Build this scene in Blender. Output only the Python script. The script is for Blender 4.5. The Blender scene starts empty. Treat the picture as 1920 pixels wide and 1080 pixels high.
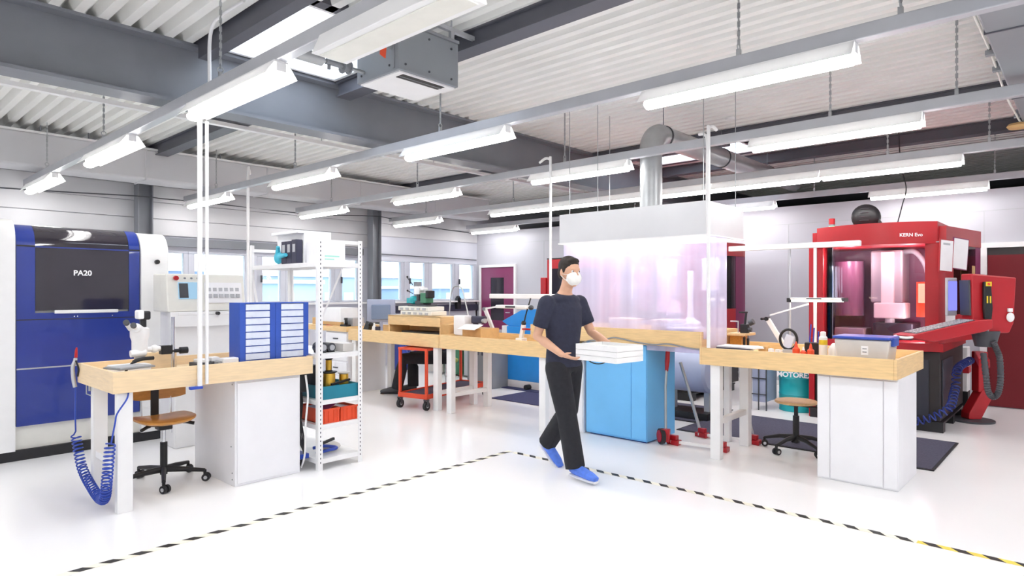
import bpy, bmesh, math, random
from mathutils import Vector, Matrix, Euler
random.seed(7)
S = bpy.context.scene
COL = S.collection
PI = math.pi

# ------------------------------------------------------------ camera
cam = bpy.data.cameras.new('camera')
cam_o = bpy.data.objects.new('camera', cam)
COL.objects.link(cam_o)
cam.sensor_width = 36.0
cam.lens = 36.0 * 1195.0 / 1920.0
cam.shift_y = 5.0 / 1920.0
cam.clip_start = 0.05
cam.clip_end = 400
cam_o.location = (0, 0, 1.5)
cam_o.rotation_euler = (math.radians(90), 0, math.radians(42.4 - 90))
S.camera = cam_o

# ------------------------------------------------------------ daylight and exposure
w = bpy.data.worlds.new('overcast_sky')
S.world = w
w.use_nodes = True
nt = w.node_tree
bg = nt.nodes['Background']
bg.inputs['Color'].default_value = (0.86, 0.93, 1.0, 1)
bg.inputs['Strength'].default_value = 3.2
S.view_settings.view_transform = 'Standard'
S.view_settings.look = 'None'
S.view_settings.exposure = 0.86
S.view_settings.gamma = 1.0
S.view_settings.use_curve_mapping = False
S.cycles.transparent_max_bounces = 16
S.cycles.diffuse_bounces = 6
S.cycles.max_bounces = 12
LAMP = 15.0          # what a tube gives off
HOODLAMP = 9.0

# ------------------------------------------------------------ materials
def lin(h):
    h = h.lstrip('#')
    out = []
    for i in (0, 2, 4):
        c = int(h[i:i + 2], 16) / 255
        out.append(c / 12.92 if c <= .04045 else ((c + .055) / 1.055) ** 2.4)
    return out

def M(name, hexc, rough=.5, metal=0.0, var=.05, scale=9.0, bump=0.0, stretch=None, alpha=None, trans=0.0, coat=0.0):
    m = bpy.data.materials.new(name)
    m.use_nodes = True
    n = m.node_tree.nodes
    l = m.node_tree.links
    b = n['Principled BSDF']
    c = lin(hexc)
    tc = n.new('ShaderNodeTexCoord')
    nz = n.new('ShaderNodeTexNoise')
    nz.inputs['Scale'].default_value = scale
    nz.inputs['Detail'].default_value = 5
    if stretch:
        mp = n.new('ShaderNodeMapping')
        mp.inputs['Scale'].default_value = stretch
        l.new(tc.outputs['Object'], mp.inputs['Vector'])
        l.new(mp.outputs['Vector'], nz.inputs['Vector'])
    else:
        l.new(tc.outputs['Object'], nz.inputs['Vector'])
    rp = n.new('ShaderNodeValToRGB')
    rp.color_ramp.elements[0].position = .3
    rp.color_ramp.elements[1].position = .7
    rp.color_ramp.elements[0].color = [max(0, x * (1 - var)) for x in c] + [1]
    rp.color_ramp.elements[1].color = [min(1, x * (1 + var)) for x in c] + [1]
    l.new(nz.outputs['Fac'], rp.inputs['Fac'])
    l.new(rp.outputs['Color'], b.inputs['Base Color'])
    b.inputs['Roughness'].default_value = rough
    b.inputs['Metallic'].default_value = metal
    if trans:
        b.inputs['Transmission Weight'].default_value = trans
    if coat:
        b.inputs['Coat Weight'].default_value = coat
    if bump:
        bp = n.new('ShaderNodeBump')
        bp.inputs['Strength'].default_value = bump
        bp.inputs['Distance'].default_value = .01
        l.new(nz.outputs['Fac'], bp.inputs['Height'])
        l.new(bp.outputs['Normal'], b.inputs['Normal'])
    return m

def EM(name, hexc, strength):
    m = bpy.data.materials.new(name)
    m.use_nodes = True
    n = m.node_tree.nodes
    n.remove(n['Principled BSDF'])
    e = n.new('ShaderNodeEmission')
    e.inputs['Color'].default_value = lin(hexc) + [1]
    e.inputs['Strength'].default_value = strength
    m.node_tree.links.new(e.outputs[0], n['Material Output'].inputs[0])
    return m

def CLEAR(name, hexc, see=.85, gloss_rough=.05, body=None, stripes=False):
    """a thin clear sheet: mostly see-through, some sheen, some milky body"""
    m = bpy.data.materials.new(name)
    m.use_nodes = True
    n = m.node_tree.nodes
    l = m.node_tree.links
    n.remove(n['Principled BSDF'])
    t = n.new('ShaderNodeBsdfTransparent')
    t.inputs['Color'].default_value = lin(hexc) + [1]
    g = n.new('ShaderNodeBsdfGlossy')
    g.inputs['Roughness'].default_value = gloss_rough
    fr = n.new('ShaderNodeFresnel')
    fr.inputs['IOR'].default_value = 1.4
    mx = n.new('ShaderNodeMixShader')
    ml = n.new('ShaderNodeMath'); ml.operation = 'MULTIPLY'; ml.inputs[1].default_value = .35 if body else 1
    l.new(fr.outputs[0], ml.inputs[0]); l.new(ml.outputs[0], mx.inputs[0])
    first = t
    if body:
        d = n.new('ShaderNodeBsdfDiffuse')
        d.inputs['Color'].default_value = lin(body) + [1]
        tr = n.new('ShaderNodeBsdfTranslucent')
        tr.inputs['Color'].default_value = lin(body) + [1]
        a = n.new('ShaderNodeMixShader')
        a.inputs[0].default_value = .5
        l.new(d.outputs[0], a.inputs[1]); l.new(tr.outputs[0], a.inputs[2])
        m2 = n.new('ShaderNodeMixShader')
        m2.inputs[0].default_value = 1 - see
        if stripes:
            tc = n.new('ShaderNodeTexCoord')
            mp = n.new('ShaderNodeMapping')
            mp.inputs['Scale'].default_value = (5, 5, .2)
            nz = n.new('ShaderNodeTexNoise')
            nz.inputs['Scale'].default_value = 1.6
            mr = n.new('ShaderNodeMapRange')
            mr.inputs['From Min'].default_value = .3
            mr.inputs['From Max'].default_value = .7
            mr.inputs['To Min'].default_value = 1 - see - .05
            mr.inputs['To Max'].default_value = 1 - see + .05
            l.new(tc.outputs['Object'], mp.inputs[0]); l.new(mp.outputs[0], nz.inputs['Vector'])
            l.new(nz.outputs['Fac'], mr.inputs['Value']); l.new(mr.outputs[0], m2.inputs[0])
        l.new(t.outputs[0], m2.inputs[1]); l.new(a.outputs[0], m2.inputs[2])
        first = m2
    l.new(first.outputs[0], mx.inputs[1]); l.new(g.outputs[0], mx.inputs[2])
    l.new(mx.outputs[0], n['Material Output'].inputs[0])
    return m

def OPAL(name):
    m = bpy.data.materials.new(name)
    m.use_nodes = True
    n = m.node_tree.nodes
    n.remove(n['Principled BSDF'])
    t = n.new('ShaderNodeBsdfTranslucent')
    t.inputs['Color'].default_value = (.95, .97, 1, 1)
    m.node_tree.links.new(t.outputs[0], n['Material Output'].inputs[0])
    return m

floor_m = M('white_epoxy_floor', '#F6F6F7', .2, 0, .012, 1.2)
floor_m.node_tree.nodes['Principled BSDF'].inputs['Specular IOR Level'].default_value = .28
wall_m = M('white_wall_paint', '#CFD1DB', .6, 0, .015, 3)
partition_m = M('white_partition_panel', '#C2C2CA', .6, 0, .015, 2)
clad_m = M('grey_white_cladding', '#CECED1', .5, 0, .03, 2)
ceil_m = M('white_trapezoid_sheet', '#F3F3F0', .45, 0, .02, 3)
steel_m = M('grey_painted_steel', '#7C7F86', .5, 0, .05, 4)
dsteel_m = M('dark_grey_painted_steel', '#5C5D66', .5, 0, .06, 4)
void_m = M('unlit_void_wall', '#4A4A50', .8, 0, .08, 2)  # dark colour stands for the unlit space beyond the partition
rail_m = M('light_grey_rail', '#B9BBC0', .4, .2, .04, 6)
white_m = M('white_powder_coat', '#F0F0F0', .4, 0, .02, 8)
offwhite_m = M('off_white_enamel', '#E9E8E0', .4, 0, .03, 8)
cream_m = M('cream_machine_paint', '#E6E4D6', .4, 0, .03, 8)
cabw_m = M('white_cabinet_sheet', '#EFEFF2', .4, 0, .015, 6)
wood_m = M('beech_board', '#ECD2AA', .45, 0, .07, 5, 0, (1.5, 1.5, 14))
woodr_m = M('golden_beech_board', '#E8C690', .45, 0, .09, 5, 0, (1.5, 1.5, 14))
ply_m = M('varnished_plywood', '#C68A3E', .3, 0, .12, 6, 0, (2, 9, 9))
plyl_m = M('pale_plywood', '#DDB98A', .4, 0, .1, 6, 0, (2, 9, 9))
kraft_m = M('brown_cardboard', '#CFA873', .8, 0, .08, 12)
black_m = M('black_plastic', '#1B1B1E', .45, 0, .15, 12)
rubber_m = M('dark_rubber', '#2A2A2D', .75, 0, .15, 15)
chrome_m = M('chrome', '#D7D8DB', .18, 1, .03, 8)
alu_m = M('brushed_aluminium', '#C7C9CC', .35, .8, .05, 12)
galv_m = M('galvanised_sheet', '#B5B8BA', .38, .7, .07, 7)
hood_m = M('white_hood_sheet', '#D2D3D6', .35, .15, .03, 3)
navy_m = M('navy_blue_machine_paint', '#22388F', .28, 0, .05, 2, coat=.4)
blue_m = M('blue_drawer_plastic', '#2F55B4', .4, 0, .05, 8)
sky_m = M('light_blue_cabinet_paint', '#74C0F6', .35, 0, .04, 3)
bright_m = M('bright_blue_machine_paint', '#2A93E8', .35, 0, .05, 5)
red_m = M('red_machine_paint', '#B21A24', .35, 0, .05, 4)
darkred_m = M('dark_red_door_paint', '#720B18', .6, 0, .04, 3)
maroon_m = M('purple_red_door_paint', '#7E2A58', .45, 0, .04, 3)
orange_m = M('orange_red_plastic', '#E4502A', .4, 0, .07, 10)
cart_m = M('orange_red_steel', '#DC4A28', .4, 0, .06, 8)
teal_m = M('teal_plastic', '#1E7F96', .4, 0, .06, 10)
tealdrum_m = M('turquoise_drum_paint', '#1FA6AE', .35, 0, .05, 6)
cyan_m = M('cyan_rubber', '#4CC3DC', .5, 0, .06, 10)
brass_m = M('brass_wire', '#D9AE45', .3, .8, .12, 40, 0, (1, 1, 60))
mat_m = M('grey_carpet_mat', '#4C4B5E', .95, 0, .16, 60, .3)
matn_m = M('navy_carpet_mat', '#3D4066', .95, 0, .16, 60, .3)
darkbase_m = M('dark_machine_base', '#2E2A2A', .5, 0, .1, 4)
slate_m = M('slate_machine_door', '#33353F', .45, 0, .06, 4)
lav_m = M('lavender_grey_tank', '#A9B2CC', .4, 0, .03, 3)
hose_m = M('blue_hose', '#2748B0', .35, 0, .06, 20)
dhose_m = M('dark_blue_hose', '#2B3D8C', .4, 0, .1, 20)
grey_m = M('mid_grey_paint', '#8A8D92', .5, 0, .05, 6)
heat_m = M('heater_grey_sheet', '#8C9196', .45, .1, .03, 3)
dgrey_m = M('dark_grey_plastic', '#45474D', .5, 0, .08, 8)
green_m = M('green_machine_paint', '#3E7A5B', .45, 0, .1, 10)
olive_m = M('olive_cushion', '#9BAA5A', .8, 0, .08, 14)
paper_m = M('white_paper', '#F4F4F6', .8, 0, .02, 10)
yellow_m = M('yellow_plastic', '#E6C72C', .4, 0, .05, 10)
skin_m = M('skin', '#D9A98C', .55, 0, .05, 14)
hair_m = M('dark_brown_hair', '#2A211E', .7, 0, .3, 60, .3)
shirt_m = M('navy_cotton_shirt', '#2C2F42', .85, 0, .12, 30, .25)
trouser_m = M('black_work_trousers', '#222329', .85, 0, .15, 30, .25)
shoe_m = M('blue_sports_shoe', '#5580E6', .6, 0, .12, 30)
sole_m = M('white_shoe_sole', '#E8E8EA', .6, 0, .03, 20)
mask_m = M('white_mask_fabric', '#F0F0EC', .9, 0, .03, 30)
tape_m = M('overlit_hazard_tape', '#FAF6E4', .45, 0, .02, 10)  # yellow tape painted pale, overexposure put into the colour
tapey_m = M('yellow_hazard_tape', '#EFD95A', .45, 0, .03, 10)
tapeb_m = M('black_hazard_stripe', '#232324', .5, 0, .1, 10)
clearbox_m = M('frosted_clear_plastic', '#CFCBC6', .35, 0, .05, 9)
drawer_m = M('frosted_drawer_front', '#DCE3F2', .3, 0, .05, 18)
smoke_m = M('smoked_machine_window', '#322E36', .06, 0, .08, 3, coat=.5)
binder_m = M('dark_binder', '#3A3A4E', .6, 0, .1, 10)
redint_m = M('red_enclosure_lining', '#8C5A78', .3, 0, .1, 3)
mint_m = M('mint_label', '#A9E4D6', .6, 0, .03, 10)
ground_m = M('pale_outdoor_yard', '#8FA99C', .9, 0, .08, .1)
bldg_m = M('pale_blue_facade', '#7F90AE', .8, 0, .1, .3)
bldg2_m = M('pale_teal_facade', '#94A2B6', .8, 0, .1, .3)
frame_m = M('grey_white_window_frame', '#C6C9D4', .5, 0, .02, 6)
glass_m = CLEAR('window_glass', '#F8FCFF', 1)
mglass_m = CLEAR('machine_glass', '#F1E6EE', .9, .03)
pvc_m = CLEAR('milky_pvc_curtain', '#F4F1FF', .58, .1, '#F1EFFF', True)
reflector_m = None
opal_m = OPAL('opal_skylight_sheet')
tube_m = EM('lamp_tube_light', '#FFFDFB', LAMP)
hoodlamp_m = EM('hood_lamp_light', '#FFFDF8', HOODLAMP)
benchlamp_m = EM('bench_lamp_light', '#FFF2DC', 5)
screen_m = EM('blue_screen_light', '#7A7CE0', .9)
lcd_m = EM('grey_green_display_light', '#8FB0C8', .8)
mlamp_m = EM('machine_lamp_light', '#FFF4EA', 9)
greenlamp_m = EM('green_signal_light', '#8CFFC0', 1.3)

# the lamp troughs are of white plastic that lets a little light through
reflector_m = M('white_lamp_trough', '#F2F2F2', .4, 0, .02, 8)
_n = reflector_m.node_tree.nodes; _l = reflector_m.node_tree.links
_t = _n.new('ShaderNodeBsdfTranslucent'); _t.inputs['Color'].default_value = (.95, .95, .95, 1)
_x = _n.new('ShaderNodeMixShader'); _x.inputs[0].default_value = .14
_l.new(_n['Principled BSDF'].outputs[0], _x.inputs[1]); _l.new(_t.outputs[0], _x.inputs[2]); _l.new(_x.outputs[0], _n['Material Output'].inputs[0])

# ------------------------------------------------------------ mesh helpers
BASE = {}

class MB:
    def __init__(s):
        s.v = []; s.f = []; s.mi = []
    def _add(s, vs, fs, mi=0):
        k = len(s.v)
        s.v += [tuple(p) for p in vs]
        for f in fs:
            s.f.append(tuple(k + i for i in f)); s.mi.append(mi)
        return s
    def box(s, x0, x1, y0, y1, z0, z1, mi=0):
        return s._add([(x0, y0, z0), (x1, y0, z0), (x1, y1, z0), (x0, y1, z0), (x0, y0, z1), (x1, y0, z1), (x1, y1, z1), (x0, y1, z1)],
                      [(0, 3, 2, 1), (4, 5, 6, 7), (0, 1, 5, 4), (1, 2, 6, 5), (2, 3, 7, 6), (3, 0, 4, 7)], mi)
    def obox(s, c, size, rot=(0, 0, 0), mi=0):
        R = Euler(rot).to_matrix(); c = Vector(c)
        a, b, d = [q / 2 for q in size]
        vs = [c + R @ Vector(p) for p in ((-a, -b, -d), (a, -b, -d), (a, b, -d), (-a, b, -d), (-a, -b, d), (a, -b, d), (a, b, d), (-a, b, d))]
        return s._add(vs, [(0, 3, 2, 1), (4, 5, 6, 7), (0, 1, 5, 4), (1, 2, 6, 5), (2, 3, 7, 6), (3, 0, 4, 7)], mi)
    def bar(s, p0, p1, w, h, mi=0):
        """rectangular bar from p0 to p1"""
        p0 = Vector(p0); p1 = Vector(p1); d = (p1 - p0).normalized()
        up = Vector((0, 0, 1)) if abs(d.z) < .95 else Vector((0, 1, 0))
        a = d.cross(up).normalized(); b = a.cross(d)
        vs = [p + a * i * w / 2 + b * j * h / 2 for p in (p0, p1) for i, j in ((-1, -1), (1, -1), (1, 1), (-1, 1))]
        return s._add(vs, [(0, 1, 2, 3), (7, 6, 5, 4), (0, 4, 5, 1), (1, 5, 6, 2), (2, 6, 7, 3), (3, 7, 4, 0)], mi)
    def loft(s, pts, radii, n=14, mi=0, caps=True, closed=False, u0=None):
        """sweep of a round or oval section; radii: number or (ra, rb)"""
        pts = [Vector(p) for p in pts]; N = len(pts)
        if not isinstance(radii, (list, tuple)):
            radii = [radii] * N
        T = []
        for i in range(N):
            a = pts[(i - 1) % N] if closed or i else pts[0]
            b = pts[(i + 1) % N] if closed or i < N - 1 else pts[-1]
            T.append((b - a).normalized())
        u = T[0].cross(Vector((0, 0, 1)))
        if u.length < .05:
            u = Vector((1, 0, 0)) - T[0] * T[0].x
        if u0 is not None:
            u = Vector(u0)
        u.normalize()
        vs = []
        for i in range(N):
            u = (u - T[i] * u.dot(T[i])).normalized()
            v = T[i].cross(u)
            r = radii[i]
            ra, rb = r if isinstance(r, (tuple, list)) else (r, r)
            for k in range(n):
                t = 2 * PI * k / n
                vs.append(pts[i] + u * math.cos(t) * ra + v * math.sin(t) * rb)
        fs = []
        for i in range(N if closed else N - 1):
            j = (i + 1) % N
            for k in range(n):
                q = (k + 1) % n
                fs.append((i * n + k, i * n + q, j * n + q, j * n + k))
        if caps and not closed:
            fs.append(tuple(range(n - 1, -1, -1)))
            fs.append(tuple((N - 1) * n + k for k in range(n)))
        return s._add(vs, fs, mi)
    def cyl(s, p0, p1, r0, r1=None, n=18, mi=0):
        return s.loft([p0, p1], [r0, r0 if r1 is None else r1], n, mi)
    def lathe(s, c, prof, n=24, mi=0):
        """profile of (r, z) about a vertical axis at c"""
        vs = []; c = Vector(c)
        for r, z in prof:
            for k in range(n):
                t = 2 * PI * k / n
                vs.append(c + Vector((r * math.cos(t), r * math.sin(t), z)))
        fs = []
        for i in range(len(prof) - 1):
            for k in range(n):
                q = (k + 1) % n
                fs.append((i * n + k, i * n + q, (i + 1) * n + q, (i + 1) * n + k))
        fs.append(tuple(range(n - 1, -1, -1)))
        fs.append(tuple((len(prof) - 1) * n + k for k in range(n)))
        return s._add(vs, fs, mi)
    def ball(s, c, r, nu=16, nv=10, mi=0, rot=(0, 0, 0)):
        if not isinstance(r, (tuple, list)):
            r = (r, r, r)
        R = Euler(rot).to_matrix(); c = Vector(c)
        vs = [c + R @ Vector((0, 0, -r[2]))]
        for j in range(1, nv):
            p = -PI / 2 + PI * j / nv
            for k in range(nu):
                t = 2 * PI * k / nu
                vs.append(c + R @ Vector((r[0] * math.cos(p) * math.cos(t), r[1] * math.cos(p) * math.sin(t), r[2] * math.sin(p))))
        vs.append(c + R @ Vector((0, 0, r[2])))
        fs = []
        L = len(vs) - 1
        for k in range(nu):
            q = (k + 1) % nu
            fs.append((0, 1 + q, 1 + k))
            for j in range(nv - 2):
                a = 1 + j * nu
                fs.append((a + k, a + q, a + nu + q, a + nu + k))
            a = 1 + (nv - 2) * nu
            fs.append((a + k, a + q, L))
        return s._add(vs, fs, mi)
    def prism(s, poly, axis, d0, d1, mi=0):
        """polygon in the two other axes, extruded along axis 'x','y' or 'z'"""
        n = len(poly)
        def P(a, b, d):
            return {'x': (d, a, b), 'y': (a, d, b), 'z': (a, b, d)}[axis]
        vs = [P(a, b, d0) for a, b in poly] + [P(a, b, d1) for a, b in poly]
        fs = [tuple(range(n - 1, -1, -1)), tuple(range(n, 2 * n))]
        for i in range(n):
            j = (i + 1) % n
            fs.append((i, j, n + j, n + i))
        return s._add(vs, fs, mi)
    def shell(s, pts2, z0, z1, t, mi=0):
        """upright curved sheet following a plan polyline, thickness t"""
        P = [Vector((a, b)) for a, b in pts2]; N = len(P)
        nr = []
        for i in range(N):
            d = (P[min(i + 1, N - 1)] - P[max(i - 1, 0)]).normalized()
            nr.append(Vector((-d.y, d.x)))
        vs = []
        for i in range(N):
            for z in (z0, z1):
                for o in (0, t):
                    q = P[i] + nr[i] * o
                    vs.append((q.x, q.y, z))
        fs = []
        for i in range(N - 1):
            a = i * 4; b = a + 4
            fs += [(a, b, b + 2, a + 2), (a + 1, a + 3, b + 3, b + 1), (a + 2, b + 2, b + 3, a + 3), (a, a + 1, b + 1, b)]
        fs += [(0, 2, 3, 1), ((N - 1) * 4, (N - 1) * 4 + 1, (N - 1) * 4 + 3, (N - 1) * 4 + 2)]
        return s._add(vs, fs, mi)
    def build(s, name, mats, parent=None, smooth=False, bevel=0.0, ang=40):
        me = bpy.data.meshes.new(name)
        off = BASE.get(parent.name, (0, 0, 0)) if parent else (0, 0, 0)
        me.from_pydata([(x - off[0], y - off[1], z - off[2]) for x, y, z in s.v], [], s.f)
        if not isinstance(mats, (list, tuple)):
            mats = [mats]
        for m in mats:
            me.materials.append(m)
        me.polygons.foreach_set('material_index', s.mi)
        bm = bmesh.new(); bm.from_mesh(me)
        bmesh.ops.recalc_face_normals(bm, faces=bm.faces)
        bm.to_mesh(me); bm.free()
        if smooth:
            me.polygons.foreach_set('use_smooth', [True] * len(me.polygons))
            me.set_sharp_from_angle(angle=math.radians(ang))
        me.update()
        o = bpy.data.objects.new(name, me)
        COL.objects.link(o)
        if parent:
            o.parent = parent
            BASE[o.name] = off
        if bevel:
            md = o.modifiers.new('bevel', 'BEVEL')
            md.width = bevel; md.segments = 2; md.limit_method = 'ANGLE'; md.angle_limit = math.radians(50)
            md.harden_normals = False
        return o

def each(name, mats, parent, mbs, **k):
    """several like parts, a mesh each"""
    return [m.build(name, mats, parent, **k) for m in mbs]

def tag(o, label, cat, group=None):
    o['label'] = label; o['category'] = cat
    if group: o['group'] = group
    return o

def thing(name, label, cat, loc, group=None, rz=0.0, local=False):
    o = bpy.data.objects.new(name, None)
    COL.objects.link(o)
    o.empty_display_size = .1
    o.location = loc; o.rotation_euler = (0, 0, rz)
    BASE[o.name] = (0, 0, 0) if (local or rz) else tuple(loc)
    return tag(o, label, cat, group)

def struct(o):
    o['kind'] = 'structure'
    return o

def dup(root, loc, rz=None, label=None, group=None):
    r = root.copy(); COL.objects.link(r); r.location = loc
    if rz is not None: r.rotation_euler = (0, 0, rz)
    if label: r['label'] = label
    if group: r['group'] = group
    for ch in root.children:
        c = ch.copy(); COL.objects.link(c); c.parent = r
        for g in ch.children:
            d = g.copy(); COL.objects.link(d); d.parent = c
    return r

def text(body, size, loc, rot, mat, parent, name='lettering', bold=.0):
    cu = bpy.data.curves.new(name, 'FONT')
    cu.body = body; cu.size = size; cu.extrude = .002; cu.offset = bold
    cu.align_x = 'CENTER'; cu.align_y = 'CENTER'
    t = bpy.data.objects.new(name, cu); COL.objects.link(t)
    bpy.context.view_layer.update()
    me = bpy.data.meshes.new_from_object(t.evaluated_get(bpy.context.evaluated_depsgraph_get()))
    bpy.data.objects.remove(t)
    me.materials.clear(); me.materials.append(mat)
    me.transform(Matrix.Translation(Vector(loc) - Vector(BASE.get(parent.name, (0, 0, 0)))) @ Euler(rot).to_matrix().to_4x4())
    o = bpy.data.objects.new(name, me); COL.objects.link(o); o.parent = parent
    BASE[o.name] = BASE.get(parent.name, (0, 0, 0))
    return o

def coil(path, R, turns, per=14):
    """points of a helix wound about a polyline"""
    P = [Vector(p) for p in path]
    seg = [(P[i + 1] - P[i]).length for i in range(len(P) - 1)]
    L = sum(seg); out = []
    n = int(turns * per)
    u = None
    for k in range(n + 1):
        d = L * k / n; i = 0
        while i < len(seg) - 1 and d > seg[i]:
            d -= seg[i]; i += 1
        t = (P[i + 1] - P[i]).normalized()
        c = P[i] + t * d
        if u is None:
            u = t.cross(Vector((.3, .2, 1))).normalized()
        u = (u - t * u.dot(t)).normalized()
        v = t.cross(u)
        a = 2 * PI * turns * k / n
        out.append(c + u * math.cos(a) * R + v * math.sin(a) * R)
    return out

def curve(pts, n=8):
    """Catmull-Rom through points"""
    P = [Vector(p) for p in pts]
    P = [P[0] * 2 - P[1]] + P + [P[-1] * 2 - P[-2]]
    out = []
    for i in range(1, len(P) - 2):
        for k in range(n):
            t = k / n
            a, b, c, d = P[i - 1], P[i], P[i + 1], P[i + 2]
            out.append(.5 * ((2 * b) + (c - a) * t + (2 * a - 5 * b + 4 * c - d) * t * t + (3 * b - a - 3 * c + d) * t ** 3))
    out.append(P[-2])
    return out

# ============================================================ the hall
struct(MB().box(-4, 14, -5, 10.5, -.06, 0).build('floor', floor_m))

# ceiling of trapezoid sheet, ribs along y, with two roof-light openings
SKY = [(2.2, 3.36, 4.05, 5.36), (8.05, 9.1, 3.5, 5.12)]
cb = MB(); px = -4.0; pitch = .15
while px < 14:
    segs = [(-5, 10.5)]
    for a, b, c, d in SKY:
        if px + pitch > a and px < b:
            segs = [(-5, c), (d, 10.5)]
    for ya, yb in segs:
        xs = [(px, 3.5), (px + .065, 3.5), (px + .09, 3.58), (px + .125, 3.58), (px + pitch, 3.5)]
        vs = []
        for x, z in xs:
            vs += [(x, ya, z), (x, yb, z)]
        cb._add(vs, [(2 * i, 2 * i + 2, 2 * i + 3, 2 * i + 1) for i in range(4)])
    px += pitch
co = struct(cb.build('ceiling', ceil_m))
sd = co.modifiers.new('sheet', 'SOLIDIFY'); sd.thickness = .004; sd.offset = 1

def i_beam(m, p, axis, a, b, z0, z1, fw, t=.025, wt=.02):
    if axis == 'x':
        m.box(a, b, p - fw / 2, p + fw / 2, z0, z0 + t).box(a, b, p - fw / 2, p + fw / 2, z1 - t, z1).box(a, b, p - wt / 2, p + wt / 2, z0 + t, z1 - t)
    else:
        m.box(p - fw / 2, p + fw / 2, a, b, z0, z0 + t).box(p - fw / 2, p + fw / 2, a, b, z1 - t, z1).box(p - wt / 2, p + wt / 2, a, b, z0 + t, z1 - t)
    return m
struct(i_beam(MB(), 5.5, 'x', -4, 14, 3.0, 3.5, .24).build('ceiling_beam', steel_m))
for x in (3.46, 7.7, 9.4):
    struct(i_beam(MB(), x, 'y', -5, 5.38, 3.36, 3.5, .16, .012, .1).build('ceiling_purlin', dsteel_m))
for x in (3.2, 7.55):
    struct(i_beam(MB(), x, 'y', 5.62, 10.45, 3.34, 3.5, .16, .012, .1).build('ceiling_purlin', dsteel_m))
for i, (a, b, c, d) in enumerate(SKY):
    m = MB()
    m.box(a - .1, a, c, d, 3.5, 3.8).box(b, b + .1, c, d, 3.5, 3.8).box(a - .1, b + .1, c - .1, c, 3.5, 3.8).box(a - .1, b + .1, d, d + .1, 3.5, 3.8)
    m.box(a - .1, a, c - 3.5 if i == 0 else c, d, 3.38, 3.5)
    o = struct(m.build('skylight_curb', dsteel_m))
    MB().box(a + .03, b - .03, c + .03, d - .03, 3.505, 3.515).build('skylight_sheet', opal_m, o)
    MB().box(a, a + .03, c, d, 3.5, 3.52).box(b - .03, b, c, d, 3.5, 3.52).box(a + .03, b - .03, c, c + .03, 3.5, 3.52).box(a + .03, b - .03, d - .03, d, 3.5, 3.52).build('skylight_frame', white_m, o)

# window wall, x runs along it
WY = 10.5
m = MB()
m.box(-4, 10.3, WY, WY + .2, 0, 1.28)
m.box(-4, 2.2, WY, WY + .2, 1.28, 2.12)
m.box(7.15, 7.46, WY, WY + .2, 1.28, 2.12)
m.box(10.26, 14, WY, WY + .2, 0, 3.7)
m.box(-4, 10.26, WY, WY + .2, 2.12, 3.7)
struct(m.build('wall_back', wall_m))
m = MB(); z = 2.34
while z < 3.55:
    m.box(-4, 7.4, WY - .035, WY, z, z + .243)
    if z > 2.4: m.box(7.4, 10.28, WY - .035, WY, z, z + .243)
    z += .25
struct(m.build('wall_back_cladding', clad_m, None, bevel=.006))
struct(MB().box(-4, 7.15, WY - .1, WY - .001, 2.18, 2.31).build('trim_1', steel_m))
for x in (3.26, 7.32):
    m = MB()
    m.box(x - .1, x - .085, WY - .3, WY - .12, 0, 3.45).box(x + .085, x + .1, WY - .3, WY - .12, 0, 3.45).box(x - .085, x + .085, WY - .215, WY - .2, 0, 3.45)
    struct(m.build('steel_column', steel_m))
wins = [(2.3, 3.95, [(2.45, 3.12), (3.34, 3.88)]), (3.95, 5.58, [(4.05, 4.85), (5.16, 5.48)]),
        (5.58, 7.14, [(5.68, 6.48), (6.72, 7.05)]), (7.47, 8.83, [(7.53, 8.1), (8.34, 8.73)]), (8.83, 10.25, [(8.94, 9.52), (9.73, 10.16)])]
for i, (a, b, panes) in enumerate(wins):
    z0, z1, zt, zb = 1.28, 2.12, 2.08, 1.32
    m = MB()
    m.box(a, b, WY - .03, WY + .06, zt, z1).box(a, b, WY - .03, WY + .06, z0, zb)
    xs = [a] + [q for p in panes for q in p] + [b]
    for k in range(0, len(xs), 2):
        m.box(xs[k], xs[k + 1], WY - .03, WY + .06, zb, zt)
        if 0 < k < len(xs) - 2:
            c = (xs[k] + xs[k + 1]) / 2
            m.box(c - .05, c + .05, WY - .05, WY - .03, zb - .02, zt + .02)
    o = struct(m.build('window_%d' % (i + 1), frame_m, bevel=.008))
    for p in panes:
        MB().box(p[0], p[1], WY + .01, WY + .02, zb, zt).build('pane', glass_m, o)
    MB().box(panes[1][0] - .05, panes[1][0] - .03, WY - .09, WY - .051, 1.64, 1.76).build('window_handle', dgrey_m, o)
struct(MB().box(2.2, 10.25, WY - .16, WY, 1.25, 1.28).build('windowsill', white_m))
struct(MB().box(7.46, 10.27, WY - .07, WY, 1.05, 1.19).build('trim_2', binder_m))

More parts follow.
